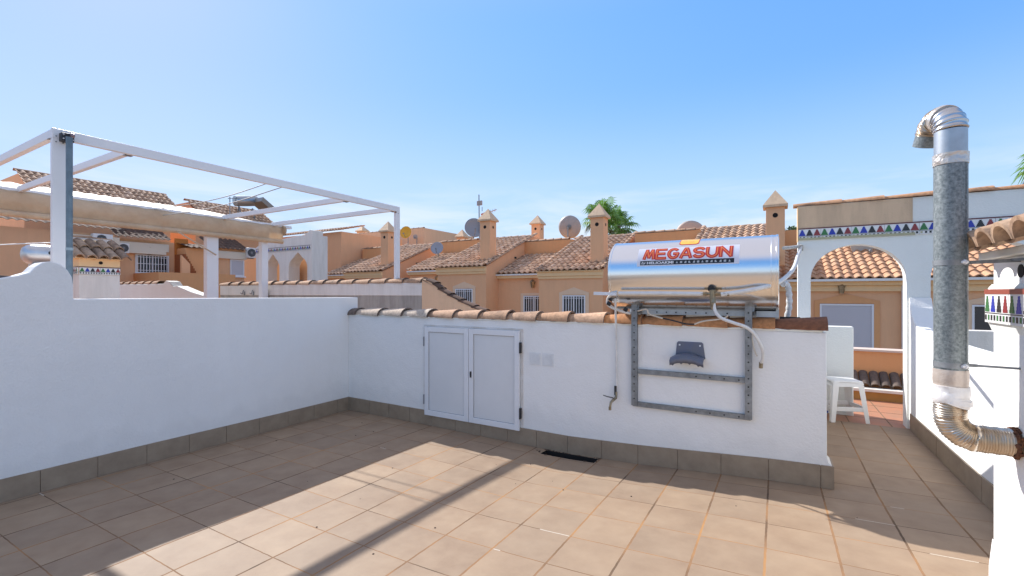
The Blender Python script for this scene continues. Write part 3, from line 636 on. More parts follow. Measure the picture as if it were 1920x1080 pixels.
q = strokes(MB(), 'MEGASUN', WID*.075, HGT*.375, WID*.85, LH, HGT*.045, .36); wrap(q, X0, PHI0, .0028); q.build('lettering', ORG, tk)
patch(WID*.035, WID*.955, HGT*.05, HGT*.26, .0014, BLK, 'black_strip', X0, PHI0)
s2_ = HGT*.17
text_on_tank('by', s2_*1.1, WID*.045, HGT*.10, .002, WPR, offset=s2_*.012, shear=.3, xs=1.1)
text_on_tank('HELIOAKMI', s2_, WID*.105, HGT*.095, .002, WPR, offset=s2_*.03, xs=fitx('HELIOAKMI', s2_, WID*.27))
q = MB()
for k in range(13):    # row of small pictograms
    u = WID*(.405+.0415*k); h_ = HGT*.10
    q.face([(u, HGT*.10, 0), (u+WID*.022, HGT*.10, 0), (u+WID*.022*(1 if k % 3 else .5), HGT*.10+h_, 0), (u+WID*.022*(0 if k % 2 else .4), HGT*.10+h_*.9, 0)])
wrap(q, X0, PHI0, .002); q.build('pictograms', mat('grey_print', (.45, .47, .48), .3), tk)
xe, pe = on_tank(1273, 460); xe2, _ = on_tank(1310, 460); _, pe2 = on_tank(1290, 448)
EW, EH = xe2-xe, (pe2-pe)*TR
patch(0, EW, 0, EH, .001, RED, 'emblem', xe, pe, rad=.018); patch(EW*.04, EW*.96, EH*.06, EH*.94, .0016, YEL, 'emblem', xe, pe, rad=.016)
q = MB()
for a, b_ in ((.14, .20), (.24, .29), (.33, .47)): q.face([(EW*a, EH*.35, 0), (EW*(a+.05), EH*.3, 0), (EW*b_, EH*.75, 0), (EW*(b_-.04), EH*.78, 0)])
q.face([(EW*.50, EH*.28, 0), (EW*.74, EH*.28, 0), (EW*.92, EH*.7, 0), (EW*.52, EH*.8, 0)])
wrap(q, xe, pe, .0022); q.build('emblem', RED, tk)
# steel frame
def angle(mb_, p, q_, w_=.05, th=.005, side=(1, 0, 0), back=(0, 1, 0)):
    p, q_ = Vector(p), Vector(q_); sd, bk = Vector(side), Vector(back); mb_.obox((p+q_)/2, (q_-p)/2, sd*w_/2, bk*th/2); mb_.obox((p+q_)/2+sd*(w_/2-th/2)+bk*(w_*.35), (q_-p)/2, sd*th/2, bk*w_*.35)
def holes(mb_, p, q_, n_, nrm=(0, -1, 0)):
    for k in range(n_):
        c = Vector(p).lerp(Vector(q_), (k+.5)/n_); h_ = MB(); h_.disc(c+Vector(nrm)*.0035, nrm, .006, 10, .001); h_.build('bolt_hole', DARK, mb_)
for x, s_ in ((-1.072, 1), (-.185, 1)):
    m_ = MB(); angle(m_, (x, YF-.045, .52), (x, YF-.045, 1.40), side=(s_, 0, 0)); o = m_.build('leg', STEEL, t)
    holes(o, (x, YF-.045, .55), (x, YF-.045, 1.38), 13)
    m_ = MB(); m_.bar((x+.03, YF-.03, 1.32), (x+.03, YF+.10, 1.40), .045, .02); m_.bar((x+.015, YF-.035, 1.36), (x+.02, YF-.02, 1.46), .05, .012); m_.build('saddle', STEEL, t)
for z in (.818, .530):
    m_ = MB(); angle(m_, (-1.09, YF-.030 if z > .6 else YF-.028, z), (-.17, YF-.030 if z > .6 else YF-.028, z), w_=.04, side=(0, 0, 1), back=(0, 1, 0)); o = m_.build('cross_bar', STEEL, t)
    holes(o, (-.62, YF-.030, z), (-.2, YF-.030, z), 4)
PALES = mat('pale_zinc', (.42, .48, .52), .5, .5, col2=(.33, .37, .40), scale=12)
m_ = MB(); angle(m_, (-1.03, YF+.02, 1.338), (-.2, YF+.02, 1.338), w_=.04, side=(0, 0, 1)); m_.box((-.155, YF+.02, 1.315), (.02, YF+.05, 1.375)); o = m_.build('top_rail', PALES, t)
holes(o, (-.93, YF+.015, 1.338), (-.3, YF+.015, 1.338), 8)
m_ = MB(); m_.box((-1.24, YF+.02, 1.362), (.0, YF+.14, 1.374)); m_.build('tank_cradle', STEEL, t)
# collector sloping away behind the wall
m_ = MB(); m_.obox((-.6, 5.0, .93), (.62, 0, 0), (0, .62, -.42), (0, .02, .03)); o = m_.build('collector_frame', PALES, t)
m_ = MB(); m_.obox((-.6, 5.02, .965), (.58, 0, 0), (0, .58, -.393), (0, .0006, .001)); m_.build('collector_glass', GLASS, o)
# valve on the tank front
m_ = MB(); vx, vy = -.385, TC.y-TR-.022
def vp(px, py, Y=3.80): return AY(px, py, Y)
m_.disc(vp(1334, 541, 3.83), (0, 1, .1), .026, 14, .018); m_.build('thermostat', BLACKP, t)
m_ = MB(); V0 = vp(1336, 551); m_.tube([V0+Vector((-.085, 0, 0)), V0+Vector((.12, 0, 0))], .012, 10)
for dx in (-.075, -.05, .03, .05, .085, .11): m_.tube([V0+Vector((dx-.008, 0, 0)), V0+Vector((dx+.008, 0, 0))], .017, 6)
m_.tube([V0+Vector((0, 0, .03)), V0+Vector((0, 0, -.06)), V0+Vector((.002, 0, -.12))], [.022, .02, .014], 12); m_.tube([V0+Vector((0, .0, .02)), V0+Vector((0, .12, .02))], .014, 10)
m_.build('safety_valve', BRASS, t)
# pipes in front of the tank (hot water pipe with cover, overflow hose)
HOSE = mat('white_hose', (.76, .75, .72), .4, var=.15, scale=14)
def bez(P, n_=10):
    """smooth curve through points"""
    P = [Vector(p) for p in P]; out_ = []
    for i in range(len(P)-1):
        a, b, c, e_ = P[max(i-1, 0)], P[i], P[i+1], P[min(i+2, len(P)-1)]
        for k in range(n_):
            s_ = k/n_; out_.append(.5*((2*b)+(c-a)*s_+(2*a-5*b+4*c-e_)*s_**2+(3*b-a-3*c+e_)*s_**3))
    out_.append(P[-1]); return out_
pipe = thing('insulated_pipe', (-.6, 3.8, 1.5), 'white plastic water pipe across the tank that bends up to the arch', 'pipe')
m_ = MB(); m_.tube(bez([vp(1160, 550), vp(1240, 550), vp(1318, 551)], 4), .0165, 12); m_.build('pipe', HOSE, pipe, smooth=60)
pts = [vp(1352, 552), vp(1385, 547.5), vp(1425, 540), AY(1462, 528, 3.95), AY(1487, 505, 4.5), AY(1496, 480, 5.2), AY(1500, 470, 5.7), AY(1502, 463, 6.14)]
m_ = MB(); m_.tube(bez(pts, 8), .0165, 12); m_.build('pipe', HOSE, pipe, smooth=60)
m_ = MB(); m_.tube([AY(1502, 470, 6.14), AY(1502, 461, 6.14), AY(1502, 461, 6.22)], .02, 8); m_.build('pipe_clip', BRASS, pipe)
m_ = MB(); m_.tube(bez([AY(1470, 465, 5.2), AY(1484, 464, 5.6), AY(1502, 461, 6.1)], 6), .018, 8); m_.build('pipe_lagging', mat('torn_lagging', (.62, .60, .55), .9, col2=(.4, .38, .34), scale=20, bump=.8, bscale=30), pipe)
hose = thing('drain_hose', (-.3, 3.8, 1.3), 'short white hose hanging from the brass valve below the tank, brass nut at its end', 'hose')
pts = [vp(1338, 566), vp(1341, 583, 3.79), vp(1352, 596, 3.78), vp(1375, 605, 3.78), vp(1400, 614, 3.8), vp(1417, 630, 3.84), vp(1429, 655, 3.88), vp(1430, 672, 3.92), vp(1427, 680, 3.95)]
m_ = MB(); m_.tube(bez(pts, 8), .0125, 12); m_.build('hose', HOSE, hose, smooth=60)
m_ = MB(); m_.tube([vp(1427, 679, 3.95), vp(1426.5, 690, 3.955)], .0145, 6); m_.build('hose_nut', BRASS, hose); m_ = MB(); m_.tube([vp(1337, 556, 3.8), vp(1338, 568, 3.79)], .018, 6); m_.build('hose_nut', BRASS, hose)
cable = thing('loose_cable', (-.8, 4.0, 1.3), 'black cable with pale taped ends sagging across the cap tiles under the tank', 'cable')
CABP = mat('cable_tape', (.62, .55, .45), .7)
m_ = MB(); m_.tube(bez([vp(1243, 597, 3.90), vp(1262, 601, 3.88), vp(1285, 607, 3.87), vp(1302, 608, 3.87)], 6), .006, 8); m_.build('cable', BLACKP, cable, smooth=60)
m_ = MB(); m_.tube(bez([vp(1196, 583, 3.94), vp(1212, 580, 3.92), vp(1218, 589, 3.92), vp(1243, 597, 3.90)], 6), .007, 8); m_.build('tape', CABP, cable, smooth=60); m_ = MB(); m_.tube(bez([vp(1302, 608, 3.87), vp(1320, 602, 3.88), vp(1352, 598, 3.92), vp(1365, 592, 3.95)], 6), .006, 8); m_.build('tape', CABP, cable, smooth=60); m_ = MB()
m_.tube(bez([vp(1411, 615, 3.96), vp(1411, 640, 3.97), vp(1416, 660, 3.98), vp(1420, 668, 3.985)], 6), .005, 8); m_.build('tape', CABP, cable, smooth=60)
# pipe down to the garden tap
tap = thing('wall_tap', (-1.25, 3.98, .6), 'garden tap with lever on a thin white pipe running down the low wall', 'tap')
m_ = MB(); xq = -1.236
m_.tube([AY(1154, 560, 3.86), AY(1154, 578, 3.90), (xq, 3.985, 1.19), (xq, 3.995, .67)], .0095, 10); m_.build('pipe', HOSE, tap, smooth=60)
m_ = MB(); m_.bar(AY(1114, 550, 3.9), AY(1156, 551, 3.84), .018, .028); m_.build('bracket_arm', ALU, tap)
m_ = MB(); m_.tube(bez([AY(1150, 549, 3.86), AY(1140, 560, 3.9), AY(1141, 572, 3.92), AY(1158, 581, 3.95), AY(1182, 588, 4.0)], 6), .013, 10); m_.build('elbow_pipe', HOSE, tap, smooth=60)
for px_, py_ in ((1145, 560), (1142, 569), (1173, 580)):
    m_ = MB(); m_.tube([AY(px_-3, py_-1, 3.9), AY(px_+3, py_+2, 3.9)], .018, 8); m_.build('pipe_joint', BLACKP, tap)
m_ = MB(); m_.tube([(xq-.006, 3.985, .672), (xq-.006, 3.985, .59)], .012, 8); m_.build('black_lagging', BLACKP, tap)
m_ = MB(); m_.tube([(xq, 3.985, .62), (xq, 3.983, .575), (xq-.008, 3.96, .555)], .0115, 8)
m_.tube([(xq-.004, 3.99, .565), (xq-.010, 3.94, .557), (xq-.028, 3.92, .535), (xq-.034, 3.915, .49)], [.013, .013, .011, .010], 10); m_.tube([(xq-.034, 3.915, .497), (xq-.034, 3.915, .468)], .0135, 6); m_.build('tap_body', BRASS, tap, smooth=50)
m_ = MB(); m_.bar((xq-.012, 3.94, .573), (xq-.065, 3.925, .582), .012, .006); m_.bar((xq-.065, 3.925, .582), (xq-.098, 3.92, .592), .012, .005); m_.build('lever', BLACKP, tap)
# hose holder (grey blue plastic)
hh = thing('hose_holder', (-.63, 3.99, 1.0), 'grey blue plastic hose holder screwed to the white wall under the tank', 'hose holder')
m_ = MB(); pl = [(-.735, .965), (-.722, 1.085), (-.712, 1.097), (-.528, 1.097), (-.516, 1.085), (-.500, .960)]
m_.prism(pl, 'y', YF-.008, YF-.001); m_.build('back_plate', BLUEPL, hh, bevel=.003)
K = 20
def HP(t_, dpt): # saddle that bulges in the middle and rolls down at its front edge
    x = -.765+.262*t_-(.02 if dpt < .02 else 0)*0; z = .995+.010*math.sin(math.pi*t_)-.030*abs(2*t_-1)**2-max(0, dpt-.06)*.5; return (x, YF-.006-dpt, z)
m_ = MB()
for k in range(K):
    a, b = k/K, (k+1)/K
    for d0, d1 in ((0, .03), (.03, .06), (.06, .085), (.085, .10)): m_.face([HP(a, d0), HP(b, d0), HP(b, d1), HP(a, d1)])
o = m_.build('saddle_tray', BLUEPL, hh, smooth=60); so_ = o.modifiers.new('solid', 'SOLIDIFY'); so_.thickness = .006
m_ = MB()
for k in range(K):
    a, b = k/K, (k+1)/K; dr = lambda t_: .055+.012*(1 if int(t_*K) % 5 == 2 else 0)-.015*abs(2*t_-1)
    pa, pb2 = Vector(HP(a, .10)), Vector(HP(b, .10)); m_.face([pa, pb2, pb2-Vector((0, -.012, dr(b))), pa-Vector((0, -.012, dr(a)))])
o = m_.build('front_lip', BLUEPL, hh, smooth=60); so_ = o.modifiers.new('solid', 'SOLIDIFY'); so_.thickness = .006
m_ = MB()
for x in (-.700, -.540): m_.disc((x, YF-.010, 1.068), (0, 1, 0), .007, 10, .003)
m_.build('screw', ALU, hh)

# ================================================================= PASSAGE WALL, ARCH, PILLAR
XR = 1.2
t = thing('passage_wall', (XR+.09, 4.5, 0), 'low white wall beside the tiled passage with a curved swoop up to the arch', 'wall')
prof = [(6.19, -.3), (6.19, 1.46), (6.14, 1.36), (6.05, 1.26), (5.9, 1.17), (5.7, 1.11), (5.4, 1.08), (5.0, 1.072), (2.9, 1.06), (2.9, -.3)]
MB().prism(prof, 'x', XR, XR+.18).build('wall', WHITE_T, t, bevel=.008)
skirting(t, (XR, 6.10, 0), (0, -1, 0), (-1, 0, 0), 3.12, first=.1)
t = thing('arch_wall', (1.2, 6.27, 0), 'white wall with round arches and a frieze of coloured tree tiles, tiled coping', 'arch')
A1 = arch_pts(.342, 1.184, 1.66, 2.036, 24); A2 = arch_pts(1.374, 2.216, 1.66, 2.036, 24); A3 = arch_pts(2.5, 3.34, 1.66, 2.036, 24)
m_ = MB(); TOPZ = 2.50; y0_, y1_ = 6.2, 6.36
def rect(x0, x1, z0, z1):
    for y in (y0_, y1_): m_.face([(x0, y, z0), (x1, y, z0), (x1, y, z1), (x0, y, z1)])
cols = [.218, .342, 1.184, 1.374, 2.216, 2.5, 3.34, 3.9]
for k in range(0, 8, 2):
    rect(cols[k], cols[k+1], -.1, 1.66); rect(cols[k], cols[k+1], 1.66, TOPZ)
    for x in (cols[k], cols[k+1]):
        m_.face([(x, y0_, -.1), (x, y1_, -.1), (x, y1_, 1.66), (x, y0_, 1.66)])
        if x in (.218, 3.9): m_.face([(x, y0_, 1.66), (x, y1_, 1.66), (x, y1_, TOPZ), (x, y0_, TOPZ)])
m_.face([(.218, y0_, TOPZ), (3.9, y0_, TOPZ), (3.9, y1_, TOPZ), (.218, y1_, TOPZ)])
for A in (A1, A2, A3):
    for (xa_, za_), (xb_, zb_) in zip(A, A[1:]):
        for y in (y0_, y1_): m_.face([(xa_, y, za_), (xb_, y, zb_), (xb_, y, TOPZ), (xa_, y, TOPZ)])
        m_.face([(xa_, y0_, za_), (xb_, y0_, zb_), (xb_, y1_, zb_), (xa_, y1_, za_)])
m_.build('wall', WHITE, t)
MB().box((.215, 6.194, 2.245), (1.232, 6.21, 2.497)).build('bare_render_patch', PATCH, t)
MB().box((.214, 6.19, 2.10), (.222, 6.37, 2.497)).build('bare_render_patch', CREAM, t)
bd = tile_band((.225, 6.1995, 2.112), (1, 0, 0), (0, -1, 0), 50, .0705, .132, start=1, lower_mats=(3, 3, 7, 3)); bd.build('tile_frieze', BANDM, t)
mb = MB(); mb.box((.225, 6.184, 2.110), (1.25, 6.199, 2.135)); mb.build('yellowed_edge', OLIVE, t)
cj = [.205, .62, .99, 1.40, 1.83, 2.27, 2.70, 3.1, 3.5, 3.95]
cap_row([(x, 6.27, 2.505) for x in cj], .105, big_end=1, sq=.52, jit=.008).build('coping_tiles', tile_mat('coping_tiles', [(.55, .28, .14), (.62, .34, .18), (.44, .22, .12)], darkamt=.95), t, smooth=40)
t = thing('passage_parapet', (.25, 5.2, 0), 'low white wall along the left side of the passage behind the front wall end', 'wall')
MB().box((.14, 4.222, -.2), (.325, 6.199, .99)).build('wall', WHITE_T, t, bevel=.008)
# low white walls beyond the arch
t = thing('terrace_divider', (.4, 6.6, 0), 'plain low white wall end standing behind the plastic stool', 'wall')
MB().box((-.30, 6.52, -.2), (.775, 6.66, 1.112)).build('wall', WHITE, t, bevel=.01)
t = thing('terrace_divider', (2.5, 6.6, 0), 'pale low wall seen between the metal duct and the right pillar', 'wall')
MB().box((1.42, 6.52, -.2), (4.2, 6.66, 1.112)).build('wall', WHITE_OLD, t, bevel=.01)
# neighbouring terrace floor and its parapet
mb = MB(); mb.box((-2.0, 6.12, -.15), (5.5, 8.0, .085)); tag(mb.build('neighbour_terrace_floor', None or (lambda: TERRA)()), kind='structure')
mb = MB()
for k in range(12): mb.box((-1.9+.37*k, 6.13, .0852), (-1.888+.37*k, 7.7, .0866))
for k in range(4): mb.box((-2, 6.5+.37*k, .0850), (5, 6.512+.37*k, .0862))
tag(mb.build('terracotta_joints', GROUT), kind='structure')
t = thing('orange_parapet', (1, 7.95, 0), 'orange rendered parapet with pale coping behind the arch', 'parapet')
MB().box((-2.5, 7.90, -.2), (5.0, 8.08, .70)).build('wall', ORANGE_D, t, bevel=.006)
MB().box((-2.5, 7.86, .70), (5.0, 8.12, .73)).build('coping', mat('pale_coping', (.62, .50, .42), .8), t, bevel=.004)
MB().box((-2.5, 7.60, .085), (5.0, 7.69, .20)).build('kerb_face', mat('ochre_paint', (.50, .26, .07), .7, var=.15, scale=4), t)
MB().box((-2.5, 7.56, .20), (5.0, 7.74, .235)).build('ledge', WHITE_OLD, t)
mb = MB()
for k in range(28):
    x = -1.2+.112*k; barrel(mb, (x, 7.70, .25), (x+random.uniform(-.006, .006), 7.90, .40), .056, .050, th=.012, sq=1, idx=(k, 0))
mb.build('pent_tiles', CAP_BLK, t, smooth=40)

# stool
st = thing('plastic_stool', (.61, 6.25, .10), 'white plastic stool with four splayed legs at the end of the passage', 'stool')
STW = mat('white_stool_plastic', (.82, .82, .79), .35)
ang = R(20); ca, sa = math.cos(ang), math.sin(ang)
def SP(x, y, z): return Vector((.63+x*ca-y*sa, 6.24+x*sa+y*ca, .10+z))
m_ = MB()
def slab(m_, hx, z0, z1, hx1=None):
    hx1 = hx1 or hx
    a = [SP(x*hx, y*hx, z0) for x, y in ((-1, -1), (1, -1), (1, 1), (-1, 1))]; b = [SP(x*hx1, y*hx1, z1) for x, y in ((-1, -1), (1, -1), (1, 1), (-1, 1))]
    m_.face(a[::-1]); m_.face(b)
    for k in range(4): m_.face([a[k], a[(k+1) % 4], b[(k+1) % 4], b[k]])
slab(m_, .150, .425, .45, .142); m_.build('seat', STW, st, bevel=.012)
m_ = MB()
for s_ in range(4):
    c, s2 = [(1, 0), (0, 1), (-1, 0), (0, -1)][s_]
    def Q(u, v, z): return SP(u*c-v*s2, u*s2+v*c, z)
    m_.face([Q(.148, -.148, .425), Q(.148, .148, .425), Q(.155, .13, .385), Q(.155, -.13, .385)]); m_.face([Q(.138, -.138, .425), Q(.143, -.125, .385), Q(.143, .125, .385), Q(.138, .138, .425)]); m_.face([Q(.155, -.13, .385), Q(.155, .13, .385), Q(.143, .125, .385), Q(.143, -.125, .385)])
m_.build('apron', STW, st, smooth=30)
for sx, sy in ((-1, -1), (1, -1), (1, 1), (-1, 1)):
    m_ = MB(); T = [(.148, .085), (.148, .148), (.085, .148), (.12, .12)]; Bm = [(.19, .145), (.19, .19), (.145, .19), (.168, .168)]
    a = [SP(x*sx, y*sy, .43) for x, y in T]; b = [SP(x*sx, y*sy, 0) for x, y in Bm]
    for k in range(4): m_.face([a[k], a[(k+1) % 4], b[(k+1) % 4], b[k]])
    m_.face(a); m_.face(b); m_.build('leg', STW, st, bevel=.006)
m_ = MB()
P4 = [(-.172, -.172), (.172, -.172), (.172, .172), (-.172, .172)]
for k in range(4): a, b = P4[k], P4[(k+1) % 4]; m_.bar(SP(a[0]*.96, a[1]*.96, .145), SP(b[0]*.96, b[1]*.96, .145), .016, .045)
m_.build('stretcher', STW, st, bevel=.004)
m_ = MB(); m_.obox((.46, 6.40, .12), (.055, .01, .01), (-.01, .03, 0), (0, 0, .012)); m_.obox((.41, 6.385, .13), (.03, .0, .012), (0, .025, 0), (0, 0, .008)); tag(m_.build('blue_cloth', mat('blue_cloth', (.02, .04, .25), .7), bevel=.006), 'small crumpled blue cloth on the floor behind the stool', 'cloth')
# gas-chimney pillar on the right
XP, YPc = .88, 2.98
t = thing('chimney_pillar', (XP+.3, 2.2, 0), 'thick white chimney pillar on the right edge with tile frieze and small clay roof', 'chimney')
MB().box((XP, .9, -.2), (XP+.65, YPc, AX(1827, 489, XP-.04).z+.001)).build('wall', WHITE_T, t, bevel=.012)
m_ = MB(); m_.prism([(XP, fz(XP, 2)+.17), (XP-.012, fz(XP, 2)+.04), (XP-.014, -.1), (XP, -.1)], 'y', .9, YPc+.004)
m_.build('base_flare', WHITE_T, t)
zb0, zb1 = AX(1861, 606, XP-.012).z, AX(1861, 541, XP-.012).z
MB().box((XP-.012, .9, zb0), (XP+.02, YPc+.012, zb1)).build('frieze_backing', WHITE, t)
tb = tile_band((XP-.012, YPc+.010, zb0+.004), (0, -1, 0), (-1, 0, 0), 36, .0640, zb1-zb0-.008, tall=True, start=0, lower_mats=(3, 1, 3, 3, 1), red=6, redh=.022, steps=5); tb.build('tile_frieze', BANDM, t)
m_ = MB(); m_.prism([(XP, zb0-.035), (XP-.012, zb0), (XP, zb0)], 'y', .9, YPc+.01); m_.prism([(XP, zb1+.02), (XP-.014, zb1), (XP, zb1)], 'y', .9, YPc+.01); m_.build('frieze_moulding', WHITE, t)
hp = AX(1915, 508, XP); m_ = MB(); m_.disc(hp, (1, 0, 0), .028, 20, .003); m_.build('flue_hole', DARK, t)
# its roof: eave along y, rising to +x
ez = AX(1827, 489, XP-.04).z
m_ = MB(); m_.box((XP-.03, .8, ez), (XP+.75, YPc+.07, ez+.035)); m_.build('eave_slab', WHITE, t, bevel=.005)
m_ = MB(); k = 0; y = YPc+.06
while y > .9:
    barrel(m_, (XP-.15, y, ez+.035), (XP+.5, y, ez+.035+.20), .088, .080, th=.018, sq=.85, idx=(k, 0))
    y -= .165; k += 1
m_.build('roof_tiles', tile_mat('near_roof_tiles', [(.50, .34, .22), (.42, .27, .17), (.56, .40, .27)], darkamt=.95), t, smooth=40)
m_ = MB(); k = 0; y = YPc-.02
while y > .9:   # channel tiles between
    p, q_ = Vector((XP-.12, y, ez+.095)), Vector((XP+.5, y, ez+.29)); d_ = (q_-p).normalized()
    barrel(m_, p, q_, .082, .075, up=Vector((0, 0, -1)), th=.014, sq=.8, idx=(k, 3)); y -= .165; k += 1
m_.build('channel_tiles', MATS['near_roof_tiles'], t, smooth=40)

# duct
dx, dy = .668, 2.715
rr = .0565
t = thing('exhaust_duct', (dx, dy, .8), 'tall galvanised metal duct with foil elbow rising beside the right pillar', 'duct')
zD = lambda py: AD(1778, py, Vector((dx, dy, 0)).dot(FW)).z
z_lo, z_hi = zD(695), zD(305)
MB().tube([(dx, dy, z_lo), (dx, dy, z_hi)], rr, 40).build('pipe', GALV, t, smooth=40)
m_ = MB(); sa_ = FW*-.80+RT*.25; sa_.normalize(); m_.obox(Vector((dx, dy, (z_lo+z_hi)/2))+sa_*(rr+.0004), sa_*.0014, sa_.cross(Vector((0, 0, 1)))*.003, Vector((0, 0, (z_hi-z_lo)/2-.002))); m_.build('seam', GALV, t)
def crumple(path, r, name, m, amp=.003):
    mb_ = MB(); mb_.tube(path, [r+random.uniform(-amp, amp) for _ in path], 32); return mb_.build(name, m, t, smooth=60)
crumple([(dx, dy, z_hi-.012+.006*k) for k in range(9)], rr+.0035, 'tape_band', TAPE, .001)
crumple([(dx, dy, zD(732)+(z_lo+.008-zD(732))*k/10) for k in range(11)], rr+.003, 'tape_band', mat('tan_tape', (.55, .48, .42), .4, .3, col2=(.42, .33, .26), scale=10, bump=.7, bscale=22, bdist=.01), .001)
z_w = zD(752)
wpath = [(dx+.003*math.sin(k*1.3), dy, z_w-.012+(zD(722)-z_w+.012)*k/9) for k in range(10)]
m_ = MB(); m_.tube(wpath, [rr+.005+(.003 if k % 2 else 0) for k in range(10)], 28); m_.tube([(dx+.02, dy-.015, z_w-.004), (dx+.022, dy-.017, z_w+.016)], [rr-.008, rr-.012], 20); m_.build('white_wrap', WRAP, t, smooth=60)
# ribbed elbow down and into the pillar
hz = AX(1905, 828, XP).z; hy = dy
def ribbed(path, r, amp, name, m, pitch=.0085):
    P = [Vector(p) for p in path]; L = [0]
    for a, b in zip(P, P[1:]): L.append(L[-1]+(b-a).length)
    n_ = int(L[-1]/pitch)*4; out_ = []; i = 0
    for k in range(n_+1):
        s_ = L[-1]*k/n_
        while i < len(P)-2 and L[i+1] < s_: i += 1
        out_.append(P[i].lerp(P[i+1], (s_-L[i])/(L[i+1]-L[i])))
    rs = [r+amp*math.sin(2*math.pi*k/4)+.0012*math.sin(k*.37) for k in range(n_+1)]
    mb_ = MB(); mb_.tube(out_, rs, 36); return mb_.build(name, m, t, smooth=80)
R0 = .085
el = [(dx, dy, z_w), (dx, dy, hz+R0+.03)]+[(dx+R0-R0*math.cos(a), dy, hz+R0-R0*math.sin(a)) for a in [math.pi/2*k/10 for k in range(11)]]+[(XP+.004, hy, hz)]
el[1] = (dx-.003, dy, hz+R0+.04)
ribbed(bez(el, 5), rr-.001, .0024, 'lower_elbow', FOIL)
m_ = MB(); m_.tube([(XP-.022, hy, hz), (XP-.016, hy, hz), (XP-.008, hy, hz)], [rr+.001, rr+.004, rr+.002], 30)
for k in range(46):
    a = random.uniform(0, 2*math.pi); c = Vector((XP-.012+random.uniform(-.01, .01), hy+math.cos(a)*(rr+.003), hz+math.sin(a)*(rr+.003))); s_ = random.uniform(.003, .007); m_.obox(c, (s_, 0, s_*.4), (0, s_, 0), (-s_*.3, 0, s_))
m_.build('rusty_collar', RUST, t)
# upper elbow: bends over to the left and down
top0 = z_hi+.03; CR = .075
z_e = zD(262)
Rv = (RT*.226+FW*.971).normalized()
path = [(dx, dy, z_hi+.02), (dx, dy, z_e)]; path = [Vector(p) for p in path]
ea = zD(283); cc = Vector((dx, dy, zD(246)))+Rv*CR*.92
arcp = []
for k in range(15):
    a = math.radians(k*158/14); arcp.append(cc-Rv*CR*.92*math.cos(a)+Vector((0, 0, 1))*CR*math.sin(a))
last = arcp[-1]; dl = (arcp[-1]-arcp[-2]).normalized()
MB().tube([(dx, dy, z_hi+.02), (dx, dy, cc.z)], rr-.001, 36).build('neck', mat('bright_sheet', (.46, .50, .53), .42, .8, col2=(.36, .38, .40), scale=10), t, smooth=40)
ribbed(arcp[:8], rr, .0036, 'upper_elbow', mat('bright_foil', (.62, .64, .66), .25, .92, col2=(.5, .46, .42), scale=8), .017)
ribbed(arcp[6:], rr, .002, 'upper_elbow', FOIL, .0075)
m_ = MB(); m_.tube([last, last+dl*.052], [rr-.0012, rr-.001], 36, cap=False); m_.tube([last+dl*.052, last+dl*.01], [rr-.004, rr-.005], 36, cap=False); m_.build('outlet', GALV, t, smooth=60)
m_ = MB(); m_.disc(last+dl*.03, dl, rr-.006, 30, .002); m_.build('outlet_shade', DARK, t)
c7 = arcp[6]; d7 = (arcp[7]-arcp[5]).normalized(); m_ = MB(); m_.tube([c7-d7*.012, c7, c7+d7*.012], [rr+.0035]*3, 30); m_.build('tape_band', TAPE, t, smooth=60)
# clamps and brackets
for py, bx in ((493, 1), (683, 0)):
    z = zD(py); m_ = MB(); m_.tube([(dx, dy, z-.012), (dx, dy, z+.012)], rr+.0022, 36); o = m_.build('clamp', STEEL, t, smooth=40)
    e1 = Vector((dx, dy, z))-FW*(rr+.008); m_ = MB(); m_.tube([e1-RT*.012, e1+RT*.012], .006, 8); m_.disc(e1, RT, .011, 8, .003); m_.build('clamp_bolt', ALU, o)
    if bx: m_ = MB(); m_.bar((dx+rr, dy, z), (XP+.02, dy-.02, z+.004), .006, .015); m_.bar((XP-.03, dy-.03, z+.005), (XP-.004, dy-.09, z+.005), .006, .012); m_.build('bracket', STEEL, t)
    else: m_ = MB(); m_.tube([(dx+rr, dy, z), (dx+rr+.03, dy, z)], .007, 8); m_.tube([(dx+rr+.03, dy, z), (XP+.01, dy-.015, z)], .005, 8); m_.build('bracket', STEEL, t)

# ================================================================= LEFT: PERGOLA AND NEIGHBOUR'S TERRACE
PX, PZ0, PZ1 = -5.54, 2.880, 2.970
YA, YB = 1.44, AX(745, 388, PX).y
t = thing('pergola', (PX, 3.5, 0), 'white aluminium pergola frame with open bays above the left wall', 'pergola')
MB().box((PX-.045, YA, PZ0), (PX, YB+.06, PZ1)).build('long_beam', ALU, t, bevel=.004)
MB().box((PX-.05, YA, .0), (PX-.001, YA+.095, PZ0)).build('post', ALU, t, bevel=.004)
MB().box((PX-.05, YB-.03, .0), (PX-.001, YB+.065, PZ0)).build('post', ALU, t, bevel=.004)
X2 = -9.0
MB().box((X2-.1, YA-3.5, PZ0), (X2, YB+.4, PZ1-.03)).build('long_beam', ALU, t, bevel=.004)
for y in (YA, AX(240, 288, PX).y, AX(652, 378, PX).y, YB-.06):
    MB().box((X2, y+.002, PZ0+.006), (PX-.046, y+.050, PZ1-.006)).build('cross_beam', ALU, t, bevel=.004)
m_ = MB(); m_.box((PX-.02, YB-.04, PZ0-.02), (PX+.003, YB-.02, PZ0-.0)); m_.build('rusty_bolt', RUST, t)
for yy_, zz_ in ((YA+.025, PZ0+.02), (YA+.07, PZ0+.02), (YA+.025, PZ0-.03), (YA+.07, PZ0-.03), (YB+.02, PZ0-.03), (YB+.02, 1.62), (YB+.02, 1.66)):
    m_ = MB(); m_.disc((PX+.002, yy_, zz_), (1, 0, 0), .006, 8, .002); m_.build('screw', STEEL, t)
